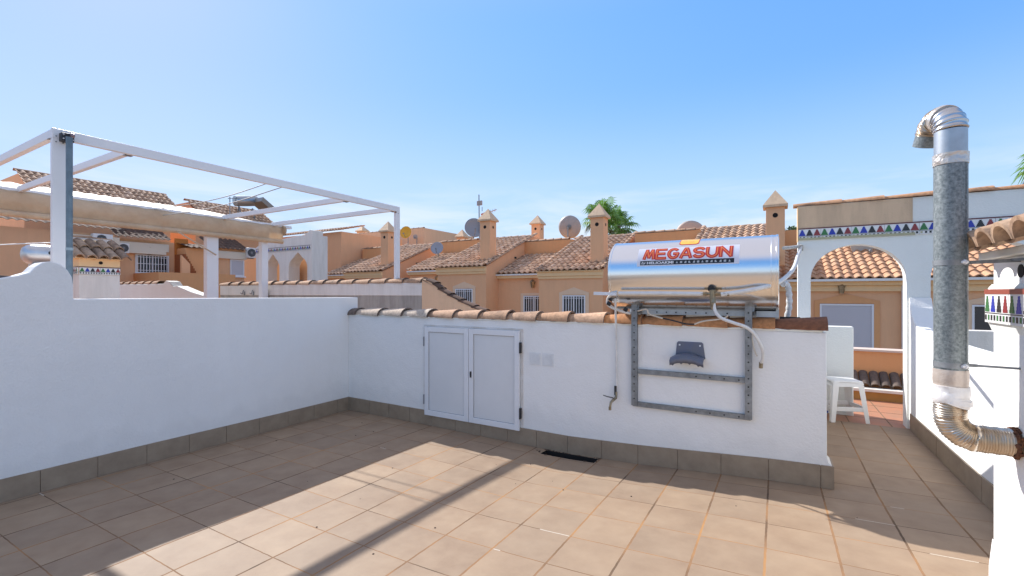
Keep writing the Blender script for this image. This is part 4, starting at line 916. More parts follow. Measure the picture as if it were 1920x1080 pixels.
for y in (YA, AX(240, 288, PX).y, AX(652, 378, PX).y, YB-.06):
    m_ = MB(); m_.box((PX-.10, y-.008, PZ0-.004), (PX-.046, y+.058, PZ0+.002)); m_.build('bracket', STEEL, t)
for y0 in (-3.4, -1.0): MB().box((X2, y0, PZ0+.006), (PX-.046, y0+.05, PZ1-.006)).build('cross_beam', ALU, t, bevel=.004)
MB().box((PX-.09, -3.4, PZ0), (PX, YA-.001, PZ1)).build('long_beam', ALU, t, bevel=.004) if False else None
for px_, wd in ((398, .20), (496, .13)):
    c = AX(px_, 500, X2-.02); m_ = MB(); m_.box((X2-.12, c.y-wd/2, .0), (X2, c.y+wd/2, PZ0-.002)); m_.build('post', ALU, t, bevel=.004)
# awning along the second beam
a = thing('awning', (X2, 2, 2.7), 'cream canvas awning hanging in a long valance under the white pergola beam', 'awning')
m_ = MB(); n_ = 60; y0, y1 = -2.6, AX(527, 430, X2).y
def fab(i, j):
    y = y0+(y1-y0)*i/n_; z = PZ0+.02-.33*j/6; bul = .055*math.sin(math.pi*min(1, j/6*1.15))+.010*math.sin(i*.9)*j/6+.006*math.sin(i*2.3+j); return (X2+.02+bul, y, z-.012*math.sin(i*.35)*j/6)
for i in range(n_):
    for j in range(6): m_.face([fab(i, j), fab(i+1, j), fab(i+1, j+1), fab(i, j+1)])
o = m_.build('valance', FABRIC, a, smooth=60); sd = o.modifiers.new('solid', 'SOLIDIFY'); sd.thickness = .01
m_ = MB(); m_.tube([(X2+.05, y0, PZ0-.30), (X2+.05, y1, PZ0-.30)], .045, 14); m_.build('roll', FABRIC, a, smooth=60)
m_ = MB(); m_.box((X2+.004, y0, PZ0+.0), (X2+.03, y1, PZ0+.055)); m_.build('rail', ALU, a)
m_ = MB(); m_.tube([(X2+.05, y1, PZ0-.06), (X2+.05, y1+.03, PZ0-.06)], .1, 16); m_.build('end_cap', mat('tan_plastic', (.45, .33, .22), .6), a)
c = thing('patio_roof', (-10.5, 1.5, 3), 'cream sheet patio roof sloping up behind the canvas awning', 'roof')
m_ = MB()
ya, yb = -3.0, AX(440, 405, -9.3).y+.5
for k in range(40):
    u0 = ya+(yb-ya)*k/40; u1 = ya+(yb-ya)*(k+1)/40; um = (u0+u1)/2
    for (p0_, p1_, h0, h1) in ((u0, um, 0, .02), (um, u1, .02, 0)):
        m_.face([(-9.095, p0_, 2.925+h0), (-9.095, p1_, 2.925+h1), (-11.4, p1_, 3.40+h1), (-11.4, p0_, 3.40+h0)])
o = m_.build('sheet', SHEET, c); sd = o.modifiers.new('solid', 'SOLIDIFY'); sd.thickness = .012
m_ = MB(); m_.box((-11.5, ya, 3.24), (-11.4, yb, 3.39)); m_.build('rail', mat('beige_metal', (.50, .42, .33), .6), c); m_ = MB(); m_.box((-9.25, ya, 2.84), (-9.13, yb, 2.915)); m_.build('rail', mat('beige_metal', (.50, .42, .33), .6), c)
for y in (ya+.2,): MB().box((-11.5, y, 0), (-11.41, y+.1, 3.20)).build('post', MATS['beige_metal'], c)
# pole with bracket next to the near post
pl = thing('antenna_pole', (-5.35, 1.56, 0), 'blue grey metal pole clamped by a black bracket to the pergola corner', 'pole')
pa_, pb_ = AX(130, 268, -5.40), AX(130, 560, -5.40)
MB().tube([(pa_.x, pa_.y, .3), (pa_.x, pa_.y, pa_.z+.05)], .0235, 20).build('pole', POLE, pl, smooth=50)
m_ = MB(); m_.tube([(pa_.x, pa_.y, AX(130, 467, -5.4).z-.012), (pa_.x, pa_.y, AX(130, 467, -5.4).z+.012)], .0255, 20); m_.build('sleeve', mat('pale_sleeve', (.32, .42, .46), .5), pl)
m_ = MB(); q0 = AX(118, 246, -5.44); q1 = AX(142, 267, -5.44); m_.box((-5.538, q0.y, q1.z), (-5.47, q1.y, q0.z)); o = m_.build('bracket', BLACKP, pl, bevel=.004)
m_ = MB(); m_.tube([(-5.44, q0.y+.05, q0.z-.02), (-5.44, q1.y-.01, q0.z-.02)], .02, 12); m_.build('clamp_roller', mat('mauve_metal', (.30, .22, .24), .4, .5), o)
m_ = MB()
for yy, zz in ((q0.y+.012, q0.z-.015), (q1.y-.012, q1.z+.02), (q0.y+.012, q1.z+.02)): m_.disc((-5.468, yy, zz), (1, 0, 0), .006, 8, .003)
m_.build('bolt', ALU, o)
# wires
def wire(name, pts, r, m, label, cat, group=None):
    m_ = MB(); m_.tube(bez(pts, 8), r, 6); return tag(m_.build(name, m, smooth=60), label, cat, group)
WIREM = mat('grey_wire', (.30, .29, .28), .6)
pwx = AX(510, 350, PX-.05)
wire('clothesline', [(PX-.05, pwx.y, PZ1-.04), (-7.5, pwx.y+.05, PZ1-.11), (-11.4, pwx.y+.1, PZ1+.02)], .006, WIREM, 'upper of two grey lines stretched from the long pergola beam to the left', 'clothesline', 'lines tied to the pergola')
wire('clothesline', [(PX-.05, pwx.y+.16, PZ1-.07), (-7.6, pwx.y+.12, PZ1-.20), (-11.4, pwx.y+.3, PZ1-.02)], .006, WIREM, 'lower of two grey lines stretched from the long pergola beam to the left', 'clothesline', 'lines tied to the pergola')
wire('clothesline', [AX(-60, 462, -7.6), AX(30, 457.5, -7.6), AX(96, 455, -7.6)], .006, PVC, 'single white line in front of the orange house at far left', 'clothesline')
wire('tie_rope', [AX(333, 434, X2+.12), AX(362, 452, X2+.18), AX(405, 478, X2+.05)], .014, ROPE, 'beige rope running from the canvas awning down to the white post', 'rope')

# neighbour's floor
mb = MB(); mb.box((-22, -5, -3.3), (-4.98, 5.6, -.02)); tag(mb.build('neighbour_roof_slab', TERRA), kind='structure')
# neighbour's wall with cap tiles (behind left wall) and swoop
YN = 5.6
t = thing('neighbour_wall', (-7.8, YN+.1, 0), 'white painted wall with orange cap tiles behind the pergola posts', 'wall')
MB().box((-10.9, YN, 1.462), (-4.93, YN+.18, 1.672)).build('wall', WHITE_OLD, t, bevel=.005)
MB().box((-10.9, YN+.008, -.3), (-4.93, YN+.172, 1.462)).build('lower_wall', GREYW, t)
pts = []; x = -10.95
while x < -4.98: pts.append((x, YN+.09, 1.672)); x += .40
pts.append((-4.95, YN+.09, 1.672))
cap_row(pts, .12, big_end=1, sq=.75, th=.025, lip=1).build('cap_tiles', [tile_mat('neighbour_cap_tiles', [(.58, .38, .24), (.50, .30, .18), (.62, .42, .28)], darkamt=.8), CAP_BLK], t, smooth=40)
m_ = MB()
for px_ in (441, 458): 
    c = AY(px_+16, 549, YN-.02); m_.tube(bez([c+Vector((0, 0, .06)), c+Vector((0, -.02, .02)), c+Vector((0, -.03, -.03)), c+Vector((0, -.07, 0))], 4), .008, 6); m_.box((c.x-.02, YN-.012, c.z-.05), (c.x+.02, YN-.001, c.z+.03))
m_.build('wall_hook', STEEL, t)
t = thing('curved_parapet', (-4.3, YN+.1, 0), 'tan rendered parapet that swoops down to the right under dark tiles', 'parapet')
top = [AY(px_, py_, YN-.002) for px_, py_ in ((786, 521), (800, 524), (812, 531), (822, 541), (840, 552), (860, 563), (885, 575), (905, 583))]
MB().prism([(-4.93, -.3)]+[(-4.93, top[0].z-.01)]+[(p.x, p.z-.012) for p in top]+[(top[-1].x, -.3)], 'y', YN+.003, YN+.175).build('wall', TANW, t, bevel=.004)
m_ = MB()
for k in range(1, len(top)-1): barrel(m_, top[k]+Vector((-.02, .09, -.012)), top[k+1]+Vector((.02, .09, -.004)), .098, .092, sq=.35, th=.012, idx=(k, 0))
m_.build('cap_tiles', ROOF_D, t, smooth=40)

# small chimney with tile frieze on neighbour's roof: the wide face looks towards +x
t = thing('chimney_box', (-8.3, 2.6, 0), 'small white chimney with dark clay tile roof and tree tiles behind the pole', 'chimney')
XC = -8.0; cy0, cy1 = AX(148, 500, XC).y, AX(225, 500, XC).y
zt1 = AX(190, 501, XC).z; zt0 = AX(190, 515, XC).z; zr = AX(190, 486, XC).z
MB().box((XC-.6, cy0, 0), (XC, cy1, zt0)).build('wall', WHITE_OLD, t, bevel=.006)
MB().box((XC-.6, cy0, zt0), (XC, cy1, zr)).build('head', CREAM, t)
npitch = (cy1-cy0)/8
tile_band((XC+.002, cy0, zt0), (0, 1, 0), (1, 0, 0), 8, npitch, zt1-zt0, start=0).build('tile_frieze', BANDM, t)
tile_band((XC-.5, cy0-.002, zt0), (1, 0, 0), (0, -1, 0), 9, npitch, zt1-zt0, start=0).build('tile_frieze', BANDM, t)
m_ = MB(); m_.disc(AX(189, 493, XC+.002), (1, 0, 0), .022, 16, .003); m_.build('flue_hole', DARK, t)
zk = zr+.005; m_ = MB(); ntl = 5
for k in range(ntl):
    y = cy0-.02+(cy1-cy0+.06)*k/(ntl-1)
    for r_ in range(2):
        barrel(m_, (XC+.10-.24*r_, y, zk-.01+.13*r_+.014*r_), (XC-.18-.24*r_, y, zk+.125+.13*r_), .060, .052, th=.012, sq=1.0, idx=(k, r_))
m_.build('roof_tiles', tile_mat('chimney_tiles', [(.30, .20, .14), (.50, .35, .24), (.36, .24, .16)], darkamt=.95), t, smooth=40)
MB().prism([(XC+.05, zk-.01), (XC+.05, zk), (XC-.6, zk+.30), (XC-.6, zk-.01)], 'y', cy0-.03, cy1+.02).build('roof_bed', CREAM, t)
m_ = MB(); q0, q1 = AX(137, 455, XC-.7), AX(208, 455, XC-.7); m_.box((XC-.9, q0.y, 0), (XC-.7, q1.y, AX(170, 447, XC-.7).z)); m_.build('rear_wall', WHITE_OLD, t)
zz = AX(170, 446, XC-.7).z; cap_row([(XC-.8, q0.y-.05, zz), (XC-.8, (q0.y+q1.y)/2, zz), (XC-.8, q1.y+.02, zz-.02)], .07, big_end=1, sq=.5).build('ridge_tiles', CAPT, t, smooth=40)
# small steel cylinder at far left
c0, c1 = AX(62, 477, -7.4), AX(98, 478, -7.4)
t = thing('water_tank', (c0.x, c0.y, c0.z), 'small rounded steel water cylinder behind the near pergola post', 'water tank')
L_ = (c1-c0).length; dd = Vector((0, 1, 0))
m_ = MB(); m_.tube([c0+dd*(-.10+.0), c0+dd*(-.085), c0+dd*(-.05), c0, c0+dd*.3], [.03, .075, .105, .115, .115], 28); m_.build('cylinder', mat('satin_steel', (.62, .64, .66), .38, .85, var=.15, scale=6), t, smooth=50)
m_ = MB(); m_.disc(c0+dd*.12+Vector((.112, 0, .02)), (1, 0, 0), .022, 14, .008); m_.build('port', BLACKP, t)
m_ = MB(); m_.box((c0.x-.08, c0.y-.02, 0), (c0.x+.08, c0.y+.28, c0.z-.11)); m_.build('plinth', WHITE_OLD, t)

# white low walls further left
t = thing('low_garden_wall', (-11.5, 4.6, 0), 'white low wall with slanted cap tiles and a rounded end beyond the left wall', 'wall')
x0_, x1_ = AY(215, 540, 4.5).x, AY(311, 540, 4.5).x; zt_ = AY(260, 533, 4.5).z; zr_ = AY(320, 526, 4.5).z
poly = [(x0_, 0), (x0_, zt_), (x1_-.15, zt_), (x1_-.12, zr_-.06), (x1_, zr_), (x1_+.15, zr_-.02), (x1_+.28, zr_-.12), (x1_+.45, zt_-.05), (x1_+1.0, zt_-.17), (x1_+1.5, 1.45), (x1_+1.5, 0)]
MB().prism(poly, 'y', 4.5, 4.7).build('wall', WHITE, t, bevel=.01)
pts = []; x = x0_
while x < x1_-.1: pts.append((x, 4.6, zt_)); x += .34
cap_row(pts, .10, big_end=1, sq=.8).build('cap_tiles', CAPT, t, smooth=40)

# ================================================================= HOUSES
def chimney(parent, x, y, z0, ztop, wdt=.52, cap=.62, hole=True):
    o = MB().box((x-wdt/2, y, z0), (x+wdt/2, y+wdt, ztop)).build('chimney', ORANGE, parent, bevel=.01)
    c_ = wdt*.66; m_ = MB(); m_.box((x-c_, y+wdt/2-c_, ztop), (x+c_, y+wdt/2+c_, ztop+.07)); m_.pyramid(x-c_, x+c_, y+wdt/2-c_, y+wdt/2+c_, ztop+.072, ztop+.072+cap*.82); m_.build('cap', PATCH if cap else PATCH, o)
    if hole:
        m_ = MB(); zz = ztop-.26
        m_.disc((x, y, zz), (0, 1, 0), .075, 14, .004); m_.disc((x+wdt/2, y+wdt/2, zz), (1, 0, 0), .06, 14, .004); m_.build('flue_hole', DARK, o)
    return o
def window(parent, xc, y, z0, w_, h_, ped=True, kind='grille', surround=PALE_O, axis='y'):
    """window in a wall facing -y (or +x when axis is 'x', then xc is y and y is x)"""
    def B(m_, u0, u1, z0_, z1_, d0, d1):
        if axis == 'y': m_.box((u0, y-d0, z0_), (u1, y-d1, z1_))
        else: m_.box((y+d0, u0, z0_), (y+d1, u1, z1_))
    u0, u1, z1 = xc-w_/2, xc+w_/2, z0+h_
    m_ = MB(); B(m_, u0, u1, z0, z1, .004, .012)
    pane = MB(); fr = MB(); f_ = .05
    B(fr, u0, u0+f_, z0, z1, .0, .05); B(fr, u1-f_, u1, z0, z1, .0, .05); B(fr, u0+f_, u1-f_, z1-f_, z1, .0, .048); B(fr, u0+f_, u1-f_, z0, z0+f_, .0, .048); (B(fr, xc-.025, xc+.025, z0+f_, z1-f_, .0, .040) if kind != 'shutter' else None); B(fr, u0-.05, u1+.05, z0-.06, z0-.001, .0, .11)
    fo = fr.build('window', ALU, parent)
    B(pane, u0+f_, xc-.026 if kind != 'shutter' else u1-f_, z0+f_, z1-f_, .0, .014)
    if kind != 'shutter': B(pane, xc+.026, u1-f_, z0+f_, z1-f_, .0, .014)
    pane.build('pane', GLASS if kind != 'shutter' else SHUT, fo)
    if kind == 'grille':
        g = MB(); k_ = u0+.05
        while k_ < u1-.03: B(g, k_, k_+.022, z0+.02, z1-.02, .062, .082); k_ += .105
        for zz in (z0+.12, z0+h_*.5, z1-.12): B(g, u0, u1, zz, zz+.02, .060, .064)
        g.build('grille', ALU, fo)
    if kind == 'shutter':
        g = MB(); zz = z0+f_
        while zz < z1-f_-.02: B(g, u0+f_, u1-f_, zz, zz+.034, .018, .026); zz += .046
        g.build('slats', SHUT, fo)
    if surround:
        s_ = MB(); e_ = .14; pd = .035
        B(s_, u0-e_, u0, z0-.1, z1+.02, .001, pd); B(s_, u1, u1+e_, z0-.1, z1+.02, .001, pd)
        pk = .30 if ped else .12
        poly_ = [(u0-e_, z1+.02), (u0-e_, z1+.10), (xc, z1+pk), (u1+e_, z1+.10), (u1+e_, z1+.02)]
        if axis == 'y': s_.prism(poly_, 'y', y-pd, y-.001)
        else: s_.prism(poly_, 'x', y+.001, y+pd)
        s_.build('surround', surround, fo)
    return fo
def lantern(parent, p, s_=1.0):
    p = Vector(p); m_ = MB(); m_.box(p+Vector((-.08, -.03, -.02))*s_, p+Vector((.08, 0, .02))*s_); m_.tube([p+Vector((0, -.1, -.22))*s_, p+Vector((0, -.1, .02))*s_], [.06*s_, .10*s_], 6); m_.tube([p+Vector((0, -.1, .02))*s_, p+Vector((0, -.1, .14))*s_], [.13*s_, .02*s_], 6)
    return m_.build('wall_lantern', BRASS, parent)
GZ0 = -3.3
def bay_house(xr, zo, label, chx=None, wid=2.6, rec=2.6, win=True, rwin=True, chim=True, roofm=None, rz=0):
    t = thing('row_house', (xr-1.3, 18, GZ0), label, 'house', 'orange rendered row houses behind the terrace')
    y0, yb = 16.0, 20.3; ze, zr_ = 2.42+zo, 4.10+zo; x0 = xr-wid; xl = x0-rec
    rm = roofm or ROOF
    # bay with raked party walls
    prof = [(y0, GZ0), (y0, ze-.05), (yb, zr_-.02), (yb+3, zr_-.02), (yb+3, GZ0)]
    MB().prism(prof, 'x', x0, xr).build('wall', ORANGE, t)
    S = Vector((0, yb-y0, zr_-ze)); L = S.length
    tile_roof((x0-.05, y0-.18, ze-.06), (1, 0, 0), wid+.10, S, L+.18).build('roof', rm, t, smooth=50)
    # verge: tiles over the rake on both sides
    for xx in (x0-.02, xr+.0):
        Sn = S.normalized(); m_ = MB(); k_ = 0; s_ = -.1
        while s_ < L: barrel(m_, Vector((xx, y0, ze+.03))+Sn*s_, Vector((xx, y0, ze+.015))+Sn*(s_+.40), .105, .092, th=.015, sq=.8, idx=(k_, 0)); s_ += .36; k_ += 1
        m_.build('verge_tiles', rm, t, smooth=40)
    m_ = MB(); m_.box((x0-.03, y0-.10, ze-.26), (xr+.03, y0-.001, ze-.07)); m_.box((x0-.06, y0-.16, ze-.10), (xr+.06, y0-.10, ze-.06)); m_.box((x0-.02, y0-.06, ze-.36), (xr+.02, y0-.002, ze-.262)); m_.build('cornice', CREAM, t, bevel=.006)
    cap_row([(x0-.3+.40*k_, yb+.05, zr_+.02) for k_ in range(int((wid+.4)/.40)+1)], .10, sq=.8).build('ridge_tiles', rm, t, smooth=40)
    # recessed part to the left
    y1, ym = 17.0, 19.4; zq, zm = 2.42+zo+rz, 3.35+zo+rz
    MB().prism([(y1, GZ0), (y1, zq-.05), (ym, zm-.02), (ym, GZ0)], 'x', xl, x0-.001).build('wall', TANW if False else ORANGE, t)
    MB().box((xl, ym+.002, GZ0), (x0-.001, yb+2.9, zr_-.12)).build('rear_wall', ORANGE_D, t)
    S2 = Vector((0, ym-y1, zm-zq)); tile_roof((xl, y1-.2, zq-.08), (1, 0, 0), rec-.02, S2, S2.length+.2, o=31).build('roof', rm, t, smooth=50)
    cap_row([(xl+.40*k_, ym+.10, zr_-.10) for k_ in range(int(rec/.40)+1)], .12, sq=.8).build('ridge_tiles', rm, t, smooth=40)
    m_ = MB(); m_.box((xl, y1-.16, zq-.28), (x0-.002, y1-.001, zq-.10)); m_.box((xl, y1-.20, zq-.13), (x0-.003, y1-.16, zq-.09)); m_.build('cornice', CREAM, t, bevel=.006)
    m_ = MB(); m_.box((xl+.02, y1-.24, zq-.16), (x0-.01, y1-.205, zq-.10)); m_.tube([(x0-.12, y1-.10, GZ0+.1), (x0-.12, y1-.10, zq-.15)], .045, 10); m_.build('gutter', PVC, t)
    m_ = MB(); m_.box((x0+wid+.001, 18.4, zr_-1.25), (x0+wid+.006, 18.6, zr_-1.16)); m_.build('air_brick', DARK, t)
    if win: window(t, xr-1.12 if win is True else win, y0, .05+zo, .92, 1.38)
    if rwin: window(t, x0-.72, y1, .05+zo, 1.0, 1.35, ped=False); lantern(t, (x0-.75, y1-.01, 1.95+zo))
    if chim: chimney(t, xr-.42 if chx is None else xr+chx, y0+.55, ze-.1, 4.38+zo if chim is True else chim)
    return t
bay_house(-5.46, 0, 'orange row house with pitched bay, nearest left of the steel tank')
bay_house(-10.55, .27, 'orange row house with gabled window in the middle of the row')
bay_house(-16.6, .20, 'orange row house furthest left, partly behind the slim pergola post', rwin=False)
bay_house(.0, .05, 'orange row house rising directly behind the steel tank', chx=-.02, chim=4.22, win=False, rwin=False)
# rear building with high blank wall and the pair of small windows
t = thing('apartment_building', (-24, 27, GZ0), 'tan flat building with two small windows between the white arches and the row', 'building')
YBk = 24.0
bx0, bx1 = AY(636, 500, YBk).x, AY(735, 500, YBk).x; bzt = AY(690, 437, YBk).z
MB().box((bx0, YBk, GZ0), (bx1+3, YBk+6, bzt)).build('wall', TANW, t)
for px_ in (661, 688): 
    p = AY(px_, 470, YBk); window(t, p.x, YBk, p.z-.1, .62, .80, ped=False, kind='plain')
cap_row([(bx0+.45*k_, YBk+.1, bzt) for k_ in range(int((bx1+3-bx0)/.45)+1)], .11, sq=.8).build('cap_tiles', ROOF, t, smooth=40)
p = AY(674, 437, YBk+1); chimney(t, p.x, YBk+1, p.z-.5, p.z+.12, .6, .5)
MB().box((bx0-4.5, YBk-6, GZ0), (AY(640, 500, YBk-6).x, YBk-1, AY(610, 437, YBk-6).z)).build('wall', ORANGE, t)
tile_roof((bx0-4.6, YBk-6.2, AY(610, 436, YBk-6).z), (1, 0, 0), AY(642, 500, YBk-6).x-bx0+4.6, (0, 1, .25), 2.0).build('roof', ROOF, t, smooth=50)
# houses behind the row (chimneys and wall tops peeping over)
def peep_chimney(px_, py_top, Y, label, w_=.55):
    p = AY(px_, py_top, Y); t_ = thing('chimney_stack', (p.x, Y, 2), label, 'chimney'); chimney(t_, p.x, Y, 3.0, p.z-.072-.62*.82, w_, .62)
    return t_
peep_chimney(862, 429, 24.5, 'small chimney top peeping over the ridge left of the tall antenna')
peep_chimney(1004, 402, 23.6, 'slim tan chimney on the ridge left of the large grey satellite dish')
# right house seen through the arch
t = thing('row_house', (3, 19, GZ0), 'orange house with roller shutter and bright tile roof seen through the arch', 'house')
y1, ym = 17.0, 19.9; zq = 2.02; zm = zq+1.15
MB().prism([(y1, GZ0), (y1, zq-.05), (ym, zm-.02), (ym, GZ0)], 'x', .06, 7.5).build('wall', ORANGE, t)
S2 = Vector((0, ym-y1, zm-zq)); tile_roof((.05, y1-.25, zq-.08), (1, 0, 0), 7.4, S2, S2.length+.2, per=.23, row=.36, amp=.065, step=.035).build('roof', ROOF_L, t, smooth=50)
MB().box((.06, ym, GZ0), (7.5, ym+3, 3.86)).build('rear_wall', ORANGE_D, t)
m_ = MB(); m_.box((.06, y1-.20, zq-.28), (7.5, y1-.001, zq-.16)); m_.box((.06, y1-.28, zq-.17), (7.5, y1-.20, zq-.10)); m_.box((.06, y1-.10, zq-.46), (7.5, y1-.002, zq-.282)); m_.build('cornice', CREAM, t, bevel=.006)
sx0, sx1 = AY(1537, 600, y1).x, AY(1638, 600, y1).x; sz1 = AY(1600, 570, y1).z
window(t, (sx0+sx1)/2, y1, GZ0+2.8, sx1-sx0, sz1-(GZ0+2.8), kind='shutter', surround=ORANGE_D)
lantern(t, AY(1577, 540, y1-.01)+Vector((0, 0, .05)), 1.0)
xg = AY(1694, 560, y1).x; m_ = MB(); m_.tube([(xg, y1-.10, GZ0), (xg, y1-.10, zq-.2)], .065, 10); m_.box((.06, y1-.36, zq-.16), (7.5, y1-.285, zq-.09)); m_.build('gutter', PVC, t)
wx = AY(1850, 590, y1).x; window(t, wx+.3, y1, -.1, 1.2, AY(1850, 568, y1).z+.05, kind='plain')

# white arcade structure on neighbour's roof
t = thing('arcade', (-12.2, 8.2, 0), 'small white arcade with pointed arches and blue tile frieze on a far terrace', 'arcade')
YW = 8.0
ax0, ax1 = AY(480, 480, YW).x, AY(585, 480, YW).x
zt_ = AY(560, 441, YW).z; zf1, zf0 = AY(560, 461, YW).z, AY(560, 470, YW).z
def P_(px_): return AY(px_, 500, YW).x
def arch_w(x0, x1): return arch_pts(x0, x1, AY(560, 500, YW).z, AY(560, 480, YW).z, 20, point=.10)
o1, o2 = (P_(499), P_(524)), (P_(541), P_(576))
poly = [(ax0, 0), (ax0, zt_-.25), (ax0+.3, zt_-.12), (ax1-.25, zt_), (ax1-.1, zt_+.12), (ax1, zt_+.1), (ax1, 0), (o2[1], 0)]+arch_w(*o2)[::-1]+[(o2[0], 0), (o1[1], 0)]+arch_w(*o1)[::-1]+[(o1[0], 0)]
MB().prism(poly, 'y', YW, YW+.35).build('wall', WHITE_OLD, t, bevel=.01)
MB().box((ax1-.2, YW+.352, 0), (ax1-.001, YW+.50, zt_-.02)).build('side_wall', WHITE_OLD, t)
MB().box((ax0, YW+.50, 0), (ax1-.3, YW+.65, zt_-.4)).build('rear_wall', ORANGE, t)
nt = int((ax1-ax0)/.075); tile_band((ax0+.02, YW-.002, zf0), (1, 0, 0), (0, -1, 0), nt, .075, zf1-zf0, start=1).build('tile_frieze', BANDM, t)
cap_row([(ax0+.32*k_, YW+.15, zt_-.24+.24*min(1, k_/7)) for k_ in range(int((ax1-ax0)/.32)+1)], .10, sq=.5).build('cap_tiles', CAPT, t, smooth=40)

# left houses: long row facing +x
XH = -22.0
t = thing('terraced_house', (XH-4, 4, GZ0), 'long orange house on the far left with tiled roofs above the canvas awning', 'house')
ya, yb_ = AX(-60, 450, XH).y-6, AX(600, 450, XH).y+1.5
ze = 3.72
def YH(px_): return AX(px_, 480, XH).y
def ZH(px_, py_): return AX(px_, py_, XH).z
MB().box((XH-8, ya, GZ0), (XH, YH(214), ze)).build('wall', ORANGE, t)
MB().box((XH-8, YH(214), GZ0), (XH-.9, YH(478), ze)).build('rear_wall', ORANGE, t)
MB().box((XH-8, YH(350), GZ0), (XH-.05, YH(392), ze-.25)).build('wall', ORANGE_D, t)
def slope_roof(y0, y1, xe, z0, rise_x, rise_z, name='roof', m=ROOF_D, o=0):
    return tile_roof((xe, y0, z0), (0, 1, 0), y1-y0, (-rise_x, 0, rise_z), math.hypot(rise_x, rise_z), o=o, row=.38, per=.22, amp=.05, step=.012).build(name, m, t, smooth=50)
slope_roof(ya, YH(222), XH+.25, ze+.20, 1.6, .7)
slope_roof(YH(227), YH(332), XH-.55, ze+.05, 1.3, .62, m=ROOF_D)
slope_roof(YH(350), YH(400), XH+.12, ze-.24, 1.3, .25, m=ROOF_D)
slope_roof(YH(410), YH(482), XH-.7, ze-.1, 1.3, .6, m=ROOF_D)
# upper storeys with roofs set back
for pa2, pb2, pyt in ((32, 205, 322), (206, 303, 352), (350, 482, 378)):
    xr_ = XH-4.6; q0, q1 = AX(pa2, pyt, xr_), AX(pb2, pyt, xr_); zt2 = q0.z if pa2 == 32 else AX((pa2+pb2)/2, pyt+6, xr_).z
    ztt = (AX(pa2+18, pyt, xr_).z)
    MB().box((xr_-5, q0.y, ze), (xr_+.9, q1.y, ztt-.75)).build('upper_wall', ORANGE, t)
    MB().prism([(xr_+.9, ztt-.75), (xr_, ztt-.1), (xr_-5, ztt-.1), (xr_-5, ztt-.75)], 'y', q0.y+.05, q1.y-.05).build('gable', ORANGE, t)
    tile_roof((xr_+2.0, q0.y-.1, ztt-1.2), (0, 1, 0), q1.y-q0.y+.2, (-2.0, 0, 1.2), 2.33, row=.38, per=.22).build('roof', ROOF, t, smooth=50)
    m_ = MB(); k_ = 0; yy = q0.y-.1
    while yy < q1.y+.1: barrel(m_, (xr_, yy, ztt-.02), (xr_, yy+.42, ztt-.01), .12, .105, sq=.8, idx=(k_, 0)); yy += .38; k_ += 1
    m_.build('ridge_tiles', ROOF, t, smooth=40)
# cornices
m_ = MB(); m_.box((XH+.001, YH(100), ze-.42), (XH+.12, YH(222), ze-.08)); m_.build('cornice', mat('pale_cornice', (.74, .64, .50), .8), t); m_ = MB(); m_.box((XH-.9, YH(228), ze-.45), (XH-.70, YH(332), ze-.12)); m_.build('cornice', MATS['pale_cornice'], t); m_ = MB(); m_.box((XH-.9, YH(410), ze-.55), (XH-.78, YH(480), ze-.2)); m_.build('cornice', MATS['pale_cornice'], t)
m_ = MB(); m_.box((XH-.9, YH(250), ZH(280, 474)), (XH-.66, YH(326), ZH(280, 468))); m_.build('ledge', MATS['pale_cornice'], t)
XI = XH-.9
def YI(px_): return AX(px_, 480, XI).y
def ZI(px_, py_): return AX(px_, py_, XI).z
window(t, (YI(253)+YI(316))/2, XI, ZI(284, 513), YI(316)-YI(253), ZI(284, 478)-ZI(284, 513), ped=False, axis='x', surround=None)
window(t, (YI(431)+YI(457))/2, XI, ZI(444, 518), YI(457)-YI(431), ZI(444, 487)-ZI(444, 518), ped=False, kind='shutter', axis='x', surround=None)
# stair niche in bright orange
m_ = MB(); m_.box((XI+.001, YI(327), ZI(330, 512)), (XI+.04, YI(352), ZI(330, 447))); m_.build('stair_niche', mat('vivid_orange_paint', (.60, .20, .035), .8, var=.15, scale=3), t)
m_ = MB()
for k_ in range(8):
    u = YI(327)+(YI(348)-YI(327))*(k_/8); m_.box((XI+.042, u, ZI(330, 512)), (XI+.9, u+(YI(350)-YI(327))/8, ZI(330, 478)-(ZI(330, 478)-ZI(330, 512))*k_/8))
m_.build('stair_flight', mat('red_brown_steps', (.34, .10, .03), .8), t)
m_ = MB(); m_.prism([(YI(318), ZI(320, 518)), (YI(318), ZI(320, 480)), (YI(334), ZI(334, 497)), (YI(334), ZI(334, 518))], 'x', XI+.92, XI+1.05); m_.build('stair_wall', ORANGE, t)
m_ = MB(); m_.box((XI+.001, YI(250), ZI(300, 560)), (XI+2.2, YI(392), ZI(300, 514))); m_.build('balcony_wall', ORANGE_D, t)
lantern(t, Vector((XI+.05, YI(286), ZI(286, 466))), 1.3)
